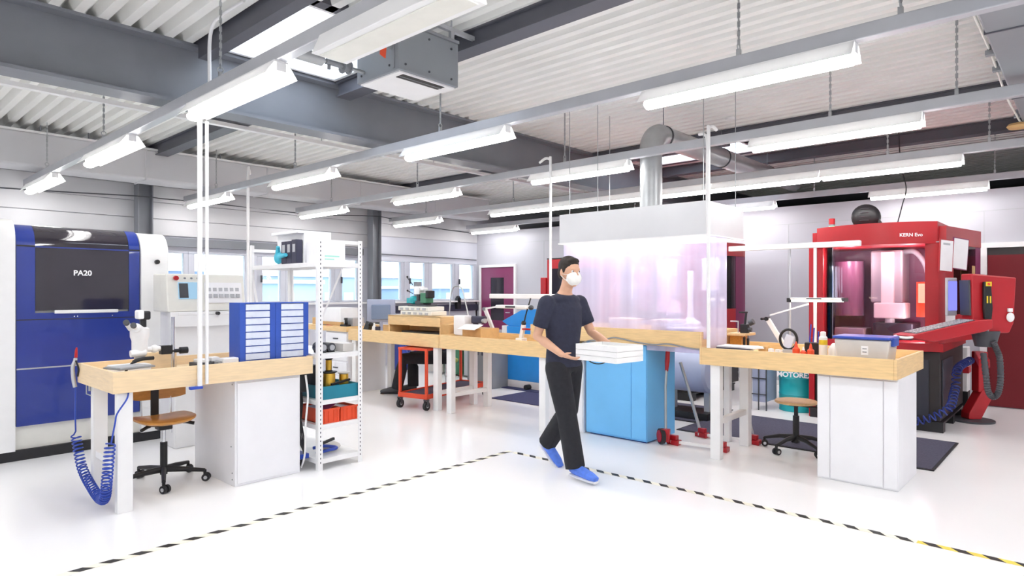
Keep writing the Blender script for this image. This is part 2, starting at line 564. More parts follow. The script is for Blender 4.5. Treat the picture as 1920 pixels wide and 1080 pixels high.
# partition on the right with its two doors
WX = 10.3
struct(MB().box(WX, WX + .1, -5, 10.5, 0, 2.82).build('wall_right', partition_m))
m = MB()
for y in (-1.4, 1.06, 2.3, 3.54, 4.78, 6.02, 7.26, 8.5):
    m.box(WX - .004, WX, y - .006, y + .006, 2.05 if y == 1.06 else .1, 2.54)
m.box(WX - .004, WX, -5, 10.46, 2.535, 2.547)
struct(m.build('trim_3', rail_m))
struct(MB().box(WX - .015, WX - .0005, -5, -.25, 0, .08).box(WX - .015, WX - .0005, 1.1, 9.25, 0, .08).build('baseboard_right', white_m))
m = MB()
m.box(WX - .03, WX - .002, -.2, 1.02, .01, 1.96)
o = struct(m.build('door_1', darkred_m))
MB().box(WX - .025, WX - .0015, -.2, 1.02, 1.96, 2.05, 0).build('door_head_gap', darkbase_m, o)
MB().box(WX - .05, WX - .001, 1.025, 1.1, 0, 2.12).box(WX - .05, WX - .001, -.3, -.205, 0, 2.12).box(WX - .05, WX - .001, -.205, 1.025, 2.055, 2.12).build('door_frame', white_m, o)
m = MB()
m.box(WX - .03, WX - .002, 9.32, 9.62, .01, 2.02).box(WX - .03, WX - .002, 10.03, 10.32, .01, 2.02).box(WX - .03, WX - .002, 9.62, 10.03, .01, .84).box(WX - .03, WX - .002, 9.62, 10.03, 1.79, 2.02)
o = struct(m.build('door_2', maroon_m))
MB().box(WX - .02, WX - .003, 9.62, 10.03, .84, 1.79).build('pane', smoke_m, o)
MB().box(WX - .05, WX - .001, 9.26, 9.315, 0, 2.08).box(WX - .05, WX - .001, 10.325, 10.38, 0, 2.08).box(WX - .05, WX - .001, 9.315, 10.325, 2.025, 2.08).build('door_frame', white_m, o)
MB().cyl((WX - .03, 9.4, 1.02), (WX - .08, 9.4, 1.02), .012).cyl((WX - .08, 9.4, 1.02), (WX - .08, 9.52, 1.02), .011).build('door_handle', chrome_m, o)
# the rest of the shell, out of the photograph
struct(MB().box(-4.1, -4, -5, 10.5, 0, 3.7).build('wall_left', wall_m))
struct(MB().box(-4, 14, -5.1, -5, 0, 3.7).build('wall_front', wall_m))
struct(MB().box(14, 14.1, -5, 10.5, 0, 3.7).build('wall_far', void_m))

# outdoors
struct(MB().box(-40, 70, 10.8, 150, -1.2, -1.0).build('ground', ground_m))
for (a, b, y, h, mm, l) in ((-6, 22, 55, 3.1, bldg_m, 'long pale blue hall seen through the windows, beyond the yard'),
                        (16, 25, 42, 2.0, bldg2_m, 'low pale teal shed outside, in front of the long blue hall'),
                        (27, 52, 62, 3.0, bldg2_m, 'pale teal hall outside, seen through the windows nearest the corner'),
                        (40, 58, 46, 1.7, bldg_m, 'low pale blue shed outside, seen through the windows nearest the corner')):
    t = thing('building', l, 'building', (a, y, -1.0))
    MB().box(a, b, y, y + 10, -1, h).build('wall', mm, t)
    MB().box(a - .3, b + .3, y - .3, y + 10.3, h, h + .25).build('roof', white_m, t)
    mm_ = MB(); x = a + 1
    while x < b - 1.6:
        mm_.box(x, x + 1.2, y - .03, y, .2, min(1.3, h - .3)); x += 2.4
    mm_.build('window_band', paper_m, t)

# floor marking: two arms of striped tape meeting in a corner
def tape(label, p0, p1):
    p0 = Vector(p0); p1 = Vector(p1); d = (p1 - p0); L = d.length; d.normalize(); n = Vector((-d.y, d.x)); W = .052
    t = thing('hazard_tape', label, 'tape', (p0.x, p0.y, 0), 'striped floor tape')
    a, b = p0 - n * W / 2, p0 + n * W / 2
    c, e = p1 + n * W / 2, p1 - n * W / 2
    MB().prism([(a.x, a.y), (e.x, e.y), (c.x, c.y), (b.x, b.y)], 'z', .0005, .0015).build('tape_strip', tape_m, t)
    m = MB(); k = .03
    while k < L - .1:
        q = [p0 + d * (k + .045) - n * W / 2, p0 + d * (k + .115) - n * W / 2, p0 + d * (k + .07) + n * W / 2, p0 + d * k + n * W / 2]
        m.prism([(v.x, v.y) for v in q], 'z', .0016, .0022); k += .145
    m.build('black_stripes', tapeb_m, t)
    return t
tape('striped floor tape running from the bottom left towards the walking man', (4.39, 4.03), (-.6, 4.01))
t = tape('striped floor tape running under the walking man towards the lower right', (4.375, 3.98), (4.47, -.6))
MB().prism([(4.416, .78), (4.444, -.6), (4.496, -.6), (4.468, .78)], 'z', .0015, .0016).build('yellow_strip', tapey_m, t)  # tape's own yellow, kept where less light falls

# ============================================================ under the ceiling
names = {-2.1: 'added outermost', -.1: 'added outer left', 1.87: 'first', 3.85: 'second', 5.7: 'third', 7.7: 'fourth', 9.8: 'fifth'}  # outermost and outer left rails are unseen, added to brighten the left
order = ['nearest the window wall', 'second from the window wall', 'third from the window wall', 'fourth from the window wall', 'fifth from the window wall']
lamp0 = None
def lamp(x, y0, where, L=1.32, z=2.74):
    global lamp0
    lab = 'white strip light %s on the %s ceiling rail' % (where, names[x])
    if lamp0 and L == 1.32:
        return dup(lamp0, (x, y0, z), None, lab)
    t = thing('strip_light', lab, 'light', (x, y0, z), 'strip lights on the ceiling rails', local=True)
    m = MB()
    for s in (-1, 1):
        m._add([(s * .045, 0, .115), (s * .105, 0, .03), (s * .045, L, .115), (s * .105, L, .03), (s * .041, 0, .115), (s * .101, 0, .03), (s * .041, L, .115), (s * .101, L, .03)],
               [(0, 1, 3, 2), (4, 6, 7, 5), (0, 4, 5, 1), (2, 3, 7, 6), (1, 5, 7, 3), (0, 2, 6, 4)])
    m.box(-.045, .045, 0, L, .112, .122)
    m.build('reflector', reflector_m, t)
    MB().box(-.03, .03, .0, L, .06, .111).build('housing', white_m, t)
    m = MB(); m.loft([(0, .02, .028), (0, L - .02, .028)], [(.05, .03), (.05, .03)], 14)
    m.build('tube', tube_m, t, True)
    if L == 1.32: lamp0 = t
    return t
for x in (-2.1, -.1, 1.87, 3.85, 5.7, 7.7, 9.8):
    t = thing('lighting_rail', 'long grey ceiling rail carrying strip lights, %s from the left' % names[x], 'rail', (x, 0, 2.9), 'ceiling lighting rails')
    MB().box(x - .035, x + .035, -4.8, 10.3, 2.862, 2.945).build('rail_profile', rail_m, t, bevel=.006)
    ys = (.75, 1.62, 4.4, 7.0, 9.2) if x < 8 else (.9, 3.0, 6.0)
    for y in ys:
        m = MB(); top = 3.5 if not any(a < x < b and c < y < d for a, b, c, d in SKY) else 3.42
        if x in (3.85,) and y == 4.4: top = 3.5
        k = 0; z = 3.02
        m.box(x - .012, x + .012, y - .012, y + .012, 2.945, 2.99)
        m.loft([(x + .02 * math.cos(a), y, 3.005 + .02 * math.sin(a)) for a in [2 * PI * i / 10 for i in range(10)]], .004, 6, closed=True)
        while z < top - .01:
            e = min(z + .028, top)
            if k % 2: m.box(x - .009, x + .009, y - .002, y + .002, z - .004, e + .004)
            else: m.box(x - .002, x + .002, y - .009, y + .009, z - .004, e + .004)
            z = e; k += 1
        m.build('suspension_chain', galv_m, t)
    yy = [8.82, 6.18, 3.56, .96, -1.65, -4.25]
    for i, y in enumerate(yy[:4]):
        if x == 1.87 and i == 3: y = .52
        lamp(x, y, order[i] if x != 7.7 else {8.82: order[0], 6.18: order[1], 3.56: order[3], .96: 'at the end away from the windows'}[yy[i]])
    if x == 7.7:
        lamp(x, 4.87, 'third from the window wall')
        lamp(x, 2.29, 'fifth from the window wall')
    for y in yy[4:]:
        lamp(x, y, 'added behind the camera')  # unseen lamps added for fill light
# one tray-like lamp on the first rail gives no light
x = 1.87
t = thing('strip_light_cover', 'unlit white lamp trough on the first ceiling rail beside the grey heater', 'light', (x, 2.0, 2.74))
MB().prism([(x - .11, 2.745), (x + .11, 2.745), (x + .06, 2.86), (x - .06, 2.86)], 'y', 1.95, 3.04).build('trough', white_m, t, bevel=.006)
MB().box(x - .07, x + .07, 1.97, 3.02, 2.739, 2.7445).build('trough_panel', offwhite_m, t)

# long thin conduit across the bay by the window wall
t = thing('cable_tray', 'thin white cable tray crossing under the ceiling between beam and window wall', 'tray', (1, 7.0, 3.3))
MB().box(-1, 9.6, 6.97, 7.03, 3.29, 3.3).box(-1, 9.6, 6.965, 6.97, 3.29, 3.33).box(-1, 9.6, 7.03, 7.035, 3.29, 3.33).build('tray', white_m, t)
MB().cyl((-1, 7.0, 3.312), (9.6, 7.0, 3.312), .012).build('cable', rubber_m, t)
each('hanger_rod', steel_m, t, [MB().cyl((x, 7.0, 3.3), (x, 7.0, 3.5), .004, n=6) for x in (.6, 2.4, 4.2, 6.0, 7.8)])

for l, pts in (('thin dark cable along the grey cladding high on the window wall', [(-1, 10.44, 2.8), (1.6, 10.44, 2.83), (3.1, 10.17, 2.86), (3.5, 10.17, 2.86), (4.2, 10.44, 2.9), (6.0, 10.44, 2.88), (7.1, 10.17, 2.92), (7.5, 10.17, 2.92), (8.6, 10.44, 2.86), (10.2, 10.44, 2.8)]),
               ('thin dark cable above the corner windows', [(7.45, 10.47, 2.23), (8.6, 10.47, 2.22), (9.5, 10.47, 2.215), (10.25, 10.47, 2.2)])):
    t = thing('wall_cable', l, 'cable', pts[0])
    MB().loft(curve(pts, 6), .009, 6).build('cable', dgrey_m, t, True)
t = thing('smoke_detector', 'small white round smoke detector on the ceiling above the hood pipe', 'smoke detector', (7.13, 3.1, 3.46))
MB().lathe((7.13, 3.1, 3.462), [(.03, 0), (.05, .008), (.055, .03), (.05, .037)], 24).build('detector', white_m, t, True)

# sheet-metal duct along the window wall
t = thing('air_duct', 'large grey-white duct running along the top of the window wall', 'duct', (-2, 9.6, 3.0))
MB().box(-4, 9.6, 9.4, 9.85, 2.99, 3.41).build('duct_body', clad_m, t, bevel=.03)
MB().box(-4, 9.62, 9.385, 9.4, 3.395, 3.42).build('edge_strip', white_m, t)
each('duct_joint', clad_m, t, [MB().box(x, x + .02, 9.39, 9.86, 2.98, 3.415) for x in (-.5, 1.3, 3.0, 4.7, 6.4, 8.1)])
each('hanger_rod', steel_m, t, [MB().cyl((x, y, 3.4), (x, y, 3.5), .008, n=8) for x in (1.85, 2.35, 4.0, 5.6, 7.0, 8.6) for y in (9.42, 9.82)])

# grey duct at the upper right
t = thing('air_duct', 'wide grey sheet-metal duct under the ceiling in the upper right corner', 'duct', (4, .1, 3.0))
MB().box(2.0, 10.25, -.45, .47, 3.0, 3.35).build('duct_body', heat_m, t, bevel=.01)
each('duct_joint', dsteel_m, t, [MB().box(x, x + .012, -.455, .475, 2.992, 3.355) for x in (3.4, 4.6, 6.3, 8.0)])
each('clip', grey_m, t, [MB().box(x, x + .05, .47, .52, 3.02, 3.05).cyl((x + .025, .5, 3.05), (x + .025, .5, 3.09), .012, n=8) for x in (5.1, 5.5, 6.25, 7.1, 8.4)])
MB().loft(curve([(4.0, .5, 3.05), (5.2, .5, 3.06), (6.2, .5, 3.0), (7.0, .5, 3.03), (7.3, .46, 2.985), (7.8, .3, 2.98), (8.4, .1, 2.985)]), .008, 8).build('cable', offwhite_m, t, True)
t = thing('cable_clamp', 'small brown round clamp under the edge of the grey duct', 'clamp', (7.25, .48, 2.95))
MB().lathe((7.25, .5, 2.95), [(.02, 0), (.07, .0), (.085, .02), (.07, .04), (.02, .045)], 16).build('clamp', kraft_m, t, True)

# unit heater by the roof light
hx0, hx1, hy0, hy1, hz0, hz1 = 2.67, 3.22, 3.48, 3.97, 3.0, 3.325
t = thing('unit_heater', 'grey box heater hung from the ceiling beside the bright roof light', 'heater', (2.95, 3.7, 3.0))
MB().box(hx0, hx1, hy0, hy1, hz0 + .004, hz1).build('casing', heat_m, t, bevel=.006)
m = MB()
m.box(hx0, hx1, hy0 - .012, hy0 + .03, hz1, hz1 + .02).box(hx0 - .012, hx0 + .03, hy0, hy1, hz1, hz1 + .02)
m.box(hx0 - .004, hx0, hy0 + .04, hy0 + .06, hz0 + .02, hz1 + .002)
m.build('trim_strip', grey_m, t)
each('bolt', dgrey_m, t, [MB().cyl((hx0 + a, hy0 - .006, hz0 + b), (hx0 + a, hy0, hz0 + b), .008, n=8) for a, b in ((.06, .05), (.06, .27), (.27, .05), (.27, .28), (.48, .05), (.48, .27))]
     + [MB().cyl((hx0 - .006, hy0 + a, hz0 + b), (hx0, hy0 + a, hz0 + b), .008, n=8) for a, b in ((.1, .05), (.1, .28), (.3, .28), (.43, .05), (.43, .28))])
MB().box(hx0 + .02, hx1 - .02, hy0 + .02, hy1 - .02, hz0 - .006, hz0 + .004).build('bottom_panel', white_m, t)
MB().box(hx0 + .07, hx1 - .1, hy0 + .04, hy0 + .12, hz0 - .009, hz0 - .0062).build('outlet_slot', black_m, t)
m = MB()
m.box(hx0 + .07, hx1 - .1, hy0 + .076, hy0 + .082, hz0 - .012, hz0 - .009)
m.build('slot_blade', grey_m, t)
m = MB()
m.box(hx0 - .1, hx1 + .25, hy0 + .02, hy0 + .05, hz1 + .09, hz1 + .12).box(hx0 - .1, hx1 + .25, hy1 - .05, hy1 - .02, hz1 + .09, hz1 + .12)
for x in (hx0 + .02, hx1 - .05):
    for y in (hy0 + .02, hy1 - .05):
        m.box(x, x + .03, y, y + .03, hz1, hz1 + .09).cyl((x + .015, y + .015, hz1 + .12), (x + .015, y + .015, 3.5), .006, n=8)
m.build('hanger_frame', rail_m, t)
for k, (y, z, xe) in enumerate(((3.56, 3.17, 2.42), (3.88, 3.07, 2.3))):
    p = MB().cyl((hx0, y, z), (xe, y, z), .014, n=12).cyl((xe + .03, y, z), (xe - .22, y, z), .042, n=14)
    p = p.build('pipe', galv_m, t, True)
    m = MB().cyl((hx0 - .18, y, z), (hx0 - .17, y, z), .05, n=20).cyl((hx0 - .17, y, z), (hx0 - .13, y, z), .03, n=14).cyl((hx0 - .13, y, z), (hx0 - .12, y, z), .045, n=20).cyl((hx0 - .31, y, z), (hx0 - .12, y, z), .02, n=10).cyl((hx0 - .285, y, z), (hx0 - .285, y, z - .05), .012, n=8)
    m.build('valve', grey_m, t, True)
MB().box(2.46, 2.52, 3.54, 3.58, 3.19, 3.24).build('valve_handle', red_m, t, bevel=.006)
MB().obox((2.56, 3.5, 3.11), (.06, .004, .1), (0, .15, .3)).build('tag', orange_m, t)

# white conduits from the ceiling
def conduit(label, pts, r=.014, name='conduit_pole', group='white poles from bench to ceiling'):
    t = thing(name, label, 'pole', tuple(pts[0]), group)
    MB().loft(curve(pts, 6), r, 12).build('pipe', white_m, t, True)
    return t

# ============================================================ left: turning machine
t = thing('lathe_machine', 'big white and navy blue machine with dark window lettered PA20', 'machine', (1.4, 7.4, 0))
def hood_prof(yf, zt, r, n=8, yb=8.6, z0=.0):
    """side profile (y, z) with a rounded upper front edge"""
    p = [(yb, z0), (yf, z0)]
    for k in range(n + 1):
        a = PI / 2 * k / n
        p.append((yf + r - r * math.cos(a), zt - r + r * math.sin(a)))
    p.append((yb, zt))
    return p
MB().prism(hood_prof(6.98, 2.14, .2, z0=.09), 'x', .2, 1.19).build('side_panel', white_m, t, True)
MB().prism(hood_prof(6.98, 2.085, .22, z0=.09), 'x', 2.19, 2.44).build('side_panel', white_m, t, True)
MB().prism(hood_prof(7.04, 2.06, .2, z0=.09), 'x', 1.19, 2.19).build('body', offwhite_m, t, True)
MB().box(.2, 2.44, 7.0, 8.6, .0, .09).build('plinth', rubber_m, t)
m = MB()
for a, b in ((1.2, 1.335), (2.087, 2.18)):
    m.prism([(y, z) for y, z in hood_prof(7.0, 2.1, .22, z0=1.3, yb=7.4)], 'x', a, b)
m.box(1.2, 2.18, 6.999, 7.04, .3, 1.3)
m.build('blue_frame', navy_m, t, True)
each('panel_joint', darkbase_m, t, [MB().box(1.2, 2.18, 6.9975, 6.9995, 1.236, 1.244), MB().box(1.2, 1.335, 6.9965, 6.9995, 1.892, 1.905), MB().box(2.087, 2.18, 6.9965, 6.9995, 1.892, 1.905)])
MB().box(1.2, 2.18, 6.995, 6.9995, .80, .812).build('trim_strip', rail_m, t)
m = MB()
m.prism([(7.03, 1.32), (7.005, 1.32), (7.005, 1.9), (7.03, 1.9)], 'x', 1.337, 2.085)
m.prism([(7.01 + .21 - .21 * math.cos(PI / 2 * k / 8), 1.9 + .2 * math.sin(PI / 2 * k / 8)) for k in range(9)] + [(7.3, 2.1), (7.3, 1.9)], 'x', 1.337, 2.085)
m.build('window', smoke_m, t, True)
MB().box(1.337, 2.085, 6.998, 7.006, 1.888, 1.9).build('window_joint', navy_m, t)
MB().box(1.47, 1.98, 6.95, 6.975, 1.292, 1.322).box(1.5, 1.52, 6.97, 7.0, 1.3, 1.315).box(1.93, 1.95, 6.97, 7.0, 1.3, 1.315).build('door_handle', white_m, t, bevel=.005)
text('PA20', .068, (1.698, 6.999, 1.663), (PI / 2, 0, 0), paper_m, t, bold=.0015)
m = MB()
for x in (1.63, 1.655, 1.94):
    m.ball((x, 6.99, 1.262), .006, 8, 6)
m.build('screw', chrome_m, t)
MB().cyl((2.33, 6.98, 1.79), (2.33, 6.95, 1.79), .022).build('knob', black_m, t)

# control console standing to the right of it
t = thing('control_console', 'white pedestal console with small display and red stop button behind the left bench', 'console', (2.6, 6.5, 0))
MB().prism([(6.42, 0), (6.42, 1.2), (6.35, 1.27), (6.35, 1.3), (6.8, 1.3), (6.8, 0)], 'x', 2.3, 2.88).build('pedestal', white_m, t, bevel=.012)
MB().prism([(6.36, 1.3), (6.42, 1.66), (6.75, 1.66), (6.75, 1.3)], 'x', 2.22, 2.96).build('panel_head', offwhite_m, t, bevel=.012)
MB().obox((2.42, 6.384, 1.5), (.2, .012, .16), (math.radians(-9.5), 0, 0)).build('display', lcd_m, t)
MB().obox((2.365, 6.377, 1.5), (.08, .008, .14), (math.radians(-9.5), 0, 0)).build('display_menu', dgrey_m, t)
MB().obox((2.74, 6.38, 1.48), (.36, .012, .2), (math.radians(-9.5), 0, 0)).build('keypad', paper_m, t)
m = MB()
kk = []
for k in range(12):
    kk.append(MB().obox((2.6 + .055 * (k % 6), 6.37 + .013 * (k // 6 - .5) * 2, 1.45 + .06 * (k // 6)), (.036, .01, .036), (math.radians(-9.5), 0, 0)))
each('key', rail_m, t, kk)
MB().cyl((2.3, 6.4, 1.62), (2.3, 6.375, 1.618), .022).build('stop_button', red_m, t, True)
m = MB()
for x in (2.38, 2.44, 2.5): m.cyl((x, 6.4, 1.62), (x, 6.384, 1.618), .009, n=10)
m.build('switch', grey_m, t)
MB().prism([(6.34, 1.16), (6.36, 1.3), (6.42, 1.3), (6.42, 1.16)], 'x', 2.24, 2.78).build('handle_rail', white_m, t)
m = MB(); m.cyl((2.66, 6.34, 1.28), (2.66, 6.3, 1.28), .016).cyl((2.97, 6.5, 1.02), (3.0, 6.48, 1.02), .018)
m.build('knob', black_m, t)
t = thing('bin', 'white round bin with black domed lid behind the blue drawer cabinets', 'bin', (2.98, 6.9, 0))
MB().lathe((3.0, 6.9, 0), [(.11, 0), (.115, .02), (.115, 1.24)], 24).build('body', white_m, t, True)
MB().lathe((3.0, 6.9, 1.24), [(.12, 0), (.12, .05), (.11, .1), (.08, .14), (.04, .155), (.001, .158)], 24).build('lid', black_m, t, True)

# ============================================================ workbench builder
def bench(label, x0, x1, y0, y1, zb, zt, legs, rails, wood, group='beech-rimmed workbenches', rims='fblr'):
    t = thing('workbench', label, 'bench', ((x0 + x1) / 2, (y0 + y1) / 2, 0), group)
    MB().box(x0 + .021, x1 - .021, y0 + .021, y1 - .021, zb + .04, zb + .075).build('tabletop', wood, t)
    for k, b in (('f', (x0, x1, y0, y0 + .02)), ('b', (x0, x1, y1 - .02, y1)), ('l', (x0, x0 + .02, y0 + .0205, y1 - .0205)), ('r', (x1 - .02, x1, y0 + .0205, y1 - .0205))):
        if k in rims:
            MB().box(b[0], b[1], b[2], b[3], zb, zt).build('rim_board', wood, t, bevel=.002)
    for (lx, ly, wx, wy) in legs:
        MB().box(lx, lx + wx, ly, ly + wy, 0, zb + .04).build('leg', white_m, t, bevel=.004)
    for p0, p1 in rails:
        MB().bar(p0, p1, .05, .05).build('crossbar', white_m, t, bevel=.003)
    return t

LZ = .887
bench('beech workbench on the left carrying the microscope and blue drawer cabinets', 1.335, 2.8, 4.8, 5.64, .812, .957,
      [(1.37, 4.83, .095, .06), (1.38, 5.42, .095, .06)], [((1.42, 4.89, .3), (1.42, 5.42, .3))], wood_m)
# under it, a white cupboard
t = thing('cupboard', 'white sheet-metal cupboard standing under the left workbench', 'cupboard', (2.43, 5.3, 0))
MB().box(2.165, 2.705, 4.84, 5.6, .0, .811).build('body', cabw_m, t, bevel=.004)
MB().box(2.18, 2.69, 4.83, 4.8385, .02, .79).build('door', cabw_m, t, bevel=.003)
m = MB()
for y, z in ((4.88, .78), (4.88, .1), (4.88, .05), (4.9, .3)):
    m.cyl((2.165, y, z), (2.16, y, z), .005, n=8)
m.build('screw', grey_m, t)

# two drawer cabinets on the bench
def drawer_unit(x0, label):
    x1 = x0 + .29; y0, y1, z0, z1 = 4.87, 5.06, LZ + .001, 1.405
    t = thing('drawer_cabinet', label, 'drawer cabinet', (x0, y0, z0), 'small-parts drawer cabinets')
    m = MB()
    m.box(x0, x0 + .045, y0, y1, z0, z1).box(x1 - .045, x1, y0, y1, z0, z1).box(x0 + .045, x1 - .045, y1 - .01, y1, z0, z1)
    m.box(x0 + .045, x1 - .045, y0, y1 - .01, z1 - .008, z1).box(x0 + .045, x1 - .045, y0, y1 - .01, z0, z0 + .012)
    n = 9; h = (z1 - z0 - .02) / n
    for k in range(1, n):
        zz = z0 + .012 + k * h
        m.box(x0 + .045, x1 - .045, y0 + .004, y1 - .011, zz - .003, zz + .003)
    m.build('frame', blue_m, t, bevel=.002)
    for k in range(n):
        zz = z0 + .012 + k * h
        d = MB().box(x0 + .047, x1 - .047, y0 + .001, y0 + .15, zz + .004, zz + h - .004).build('drawer', drawer_m, t, bevel=.002)
        MB().box((x0 + x1) / 2 - .05, (x0 + x1) / 2 + .05, y0 - .008, y0 + .001, zz + .006, zz + .012).build('grip', drawer_m, d)
    return t
drawer_unit(2.218, 'blue drawer cabinet with nine clear drawers, beside the two white poles')
drawer_unit(2.51, 'blue drawer cabinet with nine clear drawers, beside the white shelving')

# poles
conduit('thicker front one of the twin white poles at the left bench', [(1.885, 4.785, .81), (1.885, 4.785, 1.8), (1.885, 4.785, 2.735)], .017)
conduit('thinner one of the twin white poles at the left bench', [(1.935, 4.785, .82), (1.935, 4.785, 1.8), (1.935, 4.785, 2.735)], .012)
conduit('white conduit bent along the ceiling above the twin white poles', [(1.985, 4.86, 2.93), (1.985, 4.86, 3.1), (1.985, 4.86, 3.34), (1.985, 4.8, 3.46), (1.985, 4.66, 3.488), (1.985, 4.3, 3.488)], .013)
conduit('white pole standing behind the left bench before the window wall', [(3.87, 8.26, 0), (3.87, 8.26, 1.5), (3.87, 8.26, 3.0), (3.9, 8.3, 3.1), (4.0, 8.5, 3.13), (4.1, 8.7, 3.13)], .018)
conduit('white pole from the third ceiling rail down to the middle bench', [(5.58, 4.51, .868), (5.58, 4.51, 2.0), (5.58, 4.51, 2.92), (5.59, 4.53, 2.98), (5.6, 4.6, 3.0), (5.62, 4.7, 2.97)], .015)
conduit('white pole just in front of the right corner of the white hood', [(5.36, 2.53, 0.992), (5.36, 2.53, 2.0), (5.36, 2.53, 2.88), (5.38, 2.535, 2.95), (5.46, 2.54, 2.98), (5.56, 2.55, 2.97)], .016)
conduit('short white pole above the right end of the white hood', [(5.61, 2.66, 2.32), (5.61, 2.66, 2.6), (5.61, 2.66, 2.88), (5.62, 2.69, 2.96), (5.65, 2.76, 2.98)], .014)
t = thing('cable_clip', 'small violet plastic clip under the left bench at the poles', 'clip', (1.86, 4.8, .79))
MB().box(1.81, 1.9, 4.76, 4.795, .79, .81).build('clip', hose_m, t, bevel=.004)

# microscope
t = thing('microscope', 'white stereo microscope on a chrome post at the left bench', 'microscope', (1.85, 5.2, LZ))
MB().lathe((1.85, 5.2, LZ + .001), [(.05, 0), (.05, .012), (.02, .016)], 20).build('foot', galv_m, t, True)
MB().cyl((1.85, 5.2, LZ), (1.85, 5.2, 1.3), .012).build('post', chrome_m, t, True)
MB().lathe((1.62, 5.2, 1.03), [(.045, 0), (.052, .02), (.052, .1), (.062, .13), (.064, .19), (.045, .2)], 20).build('body', white_m, t, True)
MB().lathe((1.62, 5.2, .985), [(.03, 0), (.034, .015), (.034, .05)], 18).build('objective', rail_m, t, True)
MB().cyl((1.65, 5.17, 1.045), (1.55, 5.17, 1.04), .026).build('focus_wheel', white_m, t, True)
a = MB().cyl((1.63, 5.2, 1.2), (1.58, 5.15, 1.23), .034).cyl((1.6, 5.18, 1.22), (1.55, 5.11, 1.245), .018).cyl((1.56, 5.2, 1.22), (1.52, 5.14, 1.26), .018)
a.build('eyepiece', white_m, t, True)
MB().cyl((1.515, 5.13, 1.265), (1.505, 5.115, 1.275), .02).cyl((1.552, 5.107, 1.246), (1.545, 5.09, 1.253), .02).build('eyecup', dgrey_m, t, True)
MB().cyl((1.645, 5.2, 1.22), (1.645, 5.2, 1.3), .02).build('camera_tube', black_m, t, True)
MB().box(1.605, 1.685, 5.16, 5.24, 1.285, 1.35).build('camera', black_m, t, bevel=.012)
MB().box(1.598, 1.64, 5.155, 5.245, 1.29, 1.357).build('camera_cover', white_m, t, bevel=.012)
MB().cyl((1.66, 5.2, 1.065), (1.76, 5.2, 1.065), .018).ball((1.72, 5.2, 1.065), .03).build('arm', white_m, t, True)
MB().box(1.76, 1.835, 5.17, 5.23, 1.02, 1.085).cyl((1.83, 5.2, 1.04), (1.94, 5.2, 1.04), .014).build('clamp', black_m, t, bevel=.004)
MB().lathe((0, 0, 0), [(.001, 0), (.001, .001)], 3).cyl((1.9, 5.2, 1.04), (1.955, 5.2, 1.04), .026, n=20).build('clamp_knob', black_m, t, True)
MB().loft(curve([(1.49, 5.12, .9), (1.55, 5.12, .98), (1.62, 5.14, 1.0), (1.7, 5.16, 1.0)]), [(.008, .008)] * 9 + [.014] * 16, 10).build('cable', rubber_m, t, True)
t = thing('cutting_plate', 'flat grey glossy plate at the left end of the left bench', 'plate', (1.55, 5.0, LZ))
MB().obox((1.5, 5.02, .961), (.25, .2, .012), (0, 0, .25)).build('plate', grey_m, t, bevel=.003)
MB().obox((1.5, 5.02, .9695), (.23, .18, .004), (0, 0, .25)).build('plate_surface', rail_m, t)
t = thing('paper_sheet', 'white sheet lying behind the glossy plate on the left bench', 'paper', (1.6, 5.3, LZ))
MB().obox((1.6, 5.36, LZ + .03), (.24, .17, .058), (0, 0, .1)).build('paper_stack', paper_m, t, bevel=.004)
t = thing('wooden_block', 'pale wooden block behind the microscope on the left bench', 'block', (1.76, 5.4, LZ))
MB().box(1.66, 1.95, 5.4, 5.46, LZ + .001, 1.02).build('block', wood_m, t, bevel=.004)
t = thing('tool_tray', 'low grey tray with small white parts beside the microscope post', 'tray', (2.0, 5.0, LZ))
MB().box(1.93, 2.12, 4.95, 5.1, LZ + .001, .955).build('tray', dgrey_m, t, bevel=.003)
MB().box(1.95, 2.03, 4.97, 5.07, .956, .98).box(2.05, 2.11, 4.98, 5.06, .956, .99).build('part', white_m, t, bevel=.004)
t = thing('power_supply', 'small white box with grey end beside the blue drawer cabinets', 'box', (2.1, 4.9, LZ))
MB().box(2.09, 2.21, 4.87, 4.96, LZ + .001, .985).build('housing', white_m, t, bevel=.006)
MB().box(2.055, 2.0895, 4.88, 4.95, LZ + .001, .965).build('plug', grey_m, t, bevel=.006)
# air gun and its blue coil
t = thing('air_gun', 'grey air gun with red tip hooked on the left end of the left bench', 'air gun', (1.31, 5.5, .9))
MB().loft(curve([(1.322, 5.62, 1.035), (1.315, 5.62, .98), (1.3, 5.62, .93), (1.305, 5.62, .84), (1.315, 5.62, .78)]), [.006] * 6 + [.013] * 14 + [.014] * 13, 12).build('body', alu_m, t, True)
MB().loft([(1.325, 5.62, 1.075), (1.322, 5.62, 1.05), (1.32, 5.62, 1.0)], [.005, .009, .011], 10).build('nozzle', red_m, t, True)
MB().loft(curve([(1.315, 5.6, .98), (1.328, 5.585, .92), (1.326, 5.6, .86)]), .006, 8).build('trigger', black_m, t, True)
t = thing('coiled_hose', 'bright blue coiled air hose hanging from the left workbench', 'hose', (1.4, 5.0, .4))
pt = curve([(1.318, 5.62, .78), (1.316, 5.62, .6), (1.318, 5.615, .42)], 6)
pth = curve([(1.318, 5.615, .42), (1.33, 5.5, .2), (1.345, 5.28, .08), (1.345, 5.1, .05), (1.33, 4.95, .1), (1.315, 4.85, .25), (1.325, 4.82, .48)], 10)
pts = [Vector(p) for p in pt[:-1]] + coil(pth, .03, 46, 12) + [Vector(p) for p in curve([(1.325, 4.8, .49), (1.345, 4.79, .62), (1.36, 4.8, .68), (1.41, 4.78, .77), (1.44, 4.84, .81)], 5)]
MB().loft(pts, .0055, 7).build('hose', hose_m, t, True)
t = thing('hook', 'small metal hook under the left end of the left bench', 'hook', (1.36, 5.5, .75))
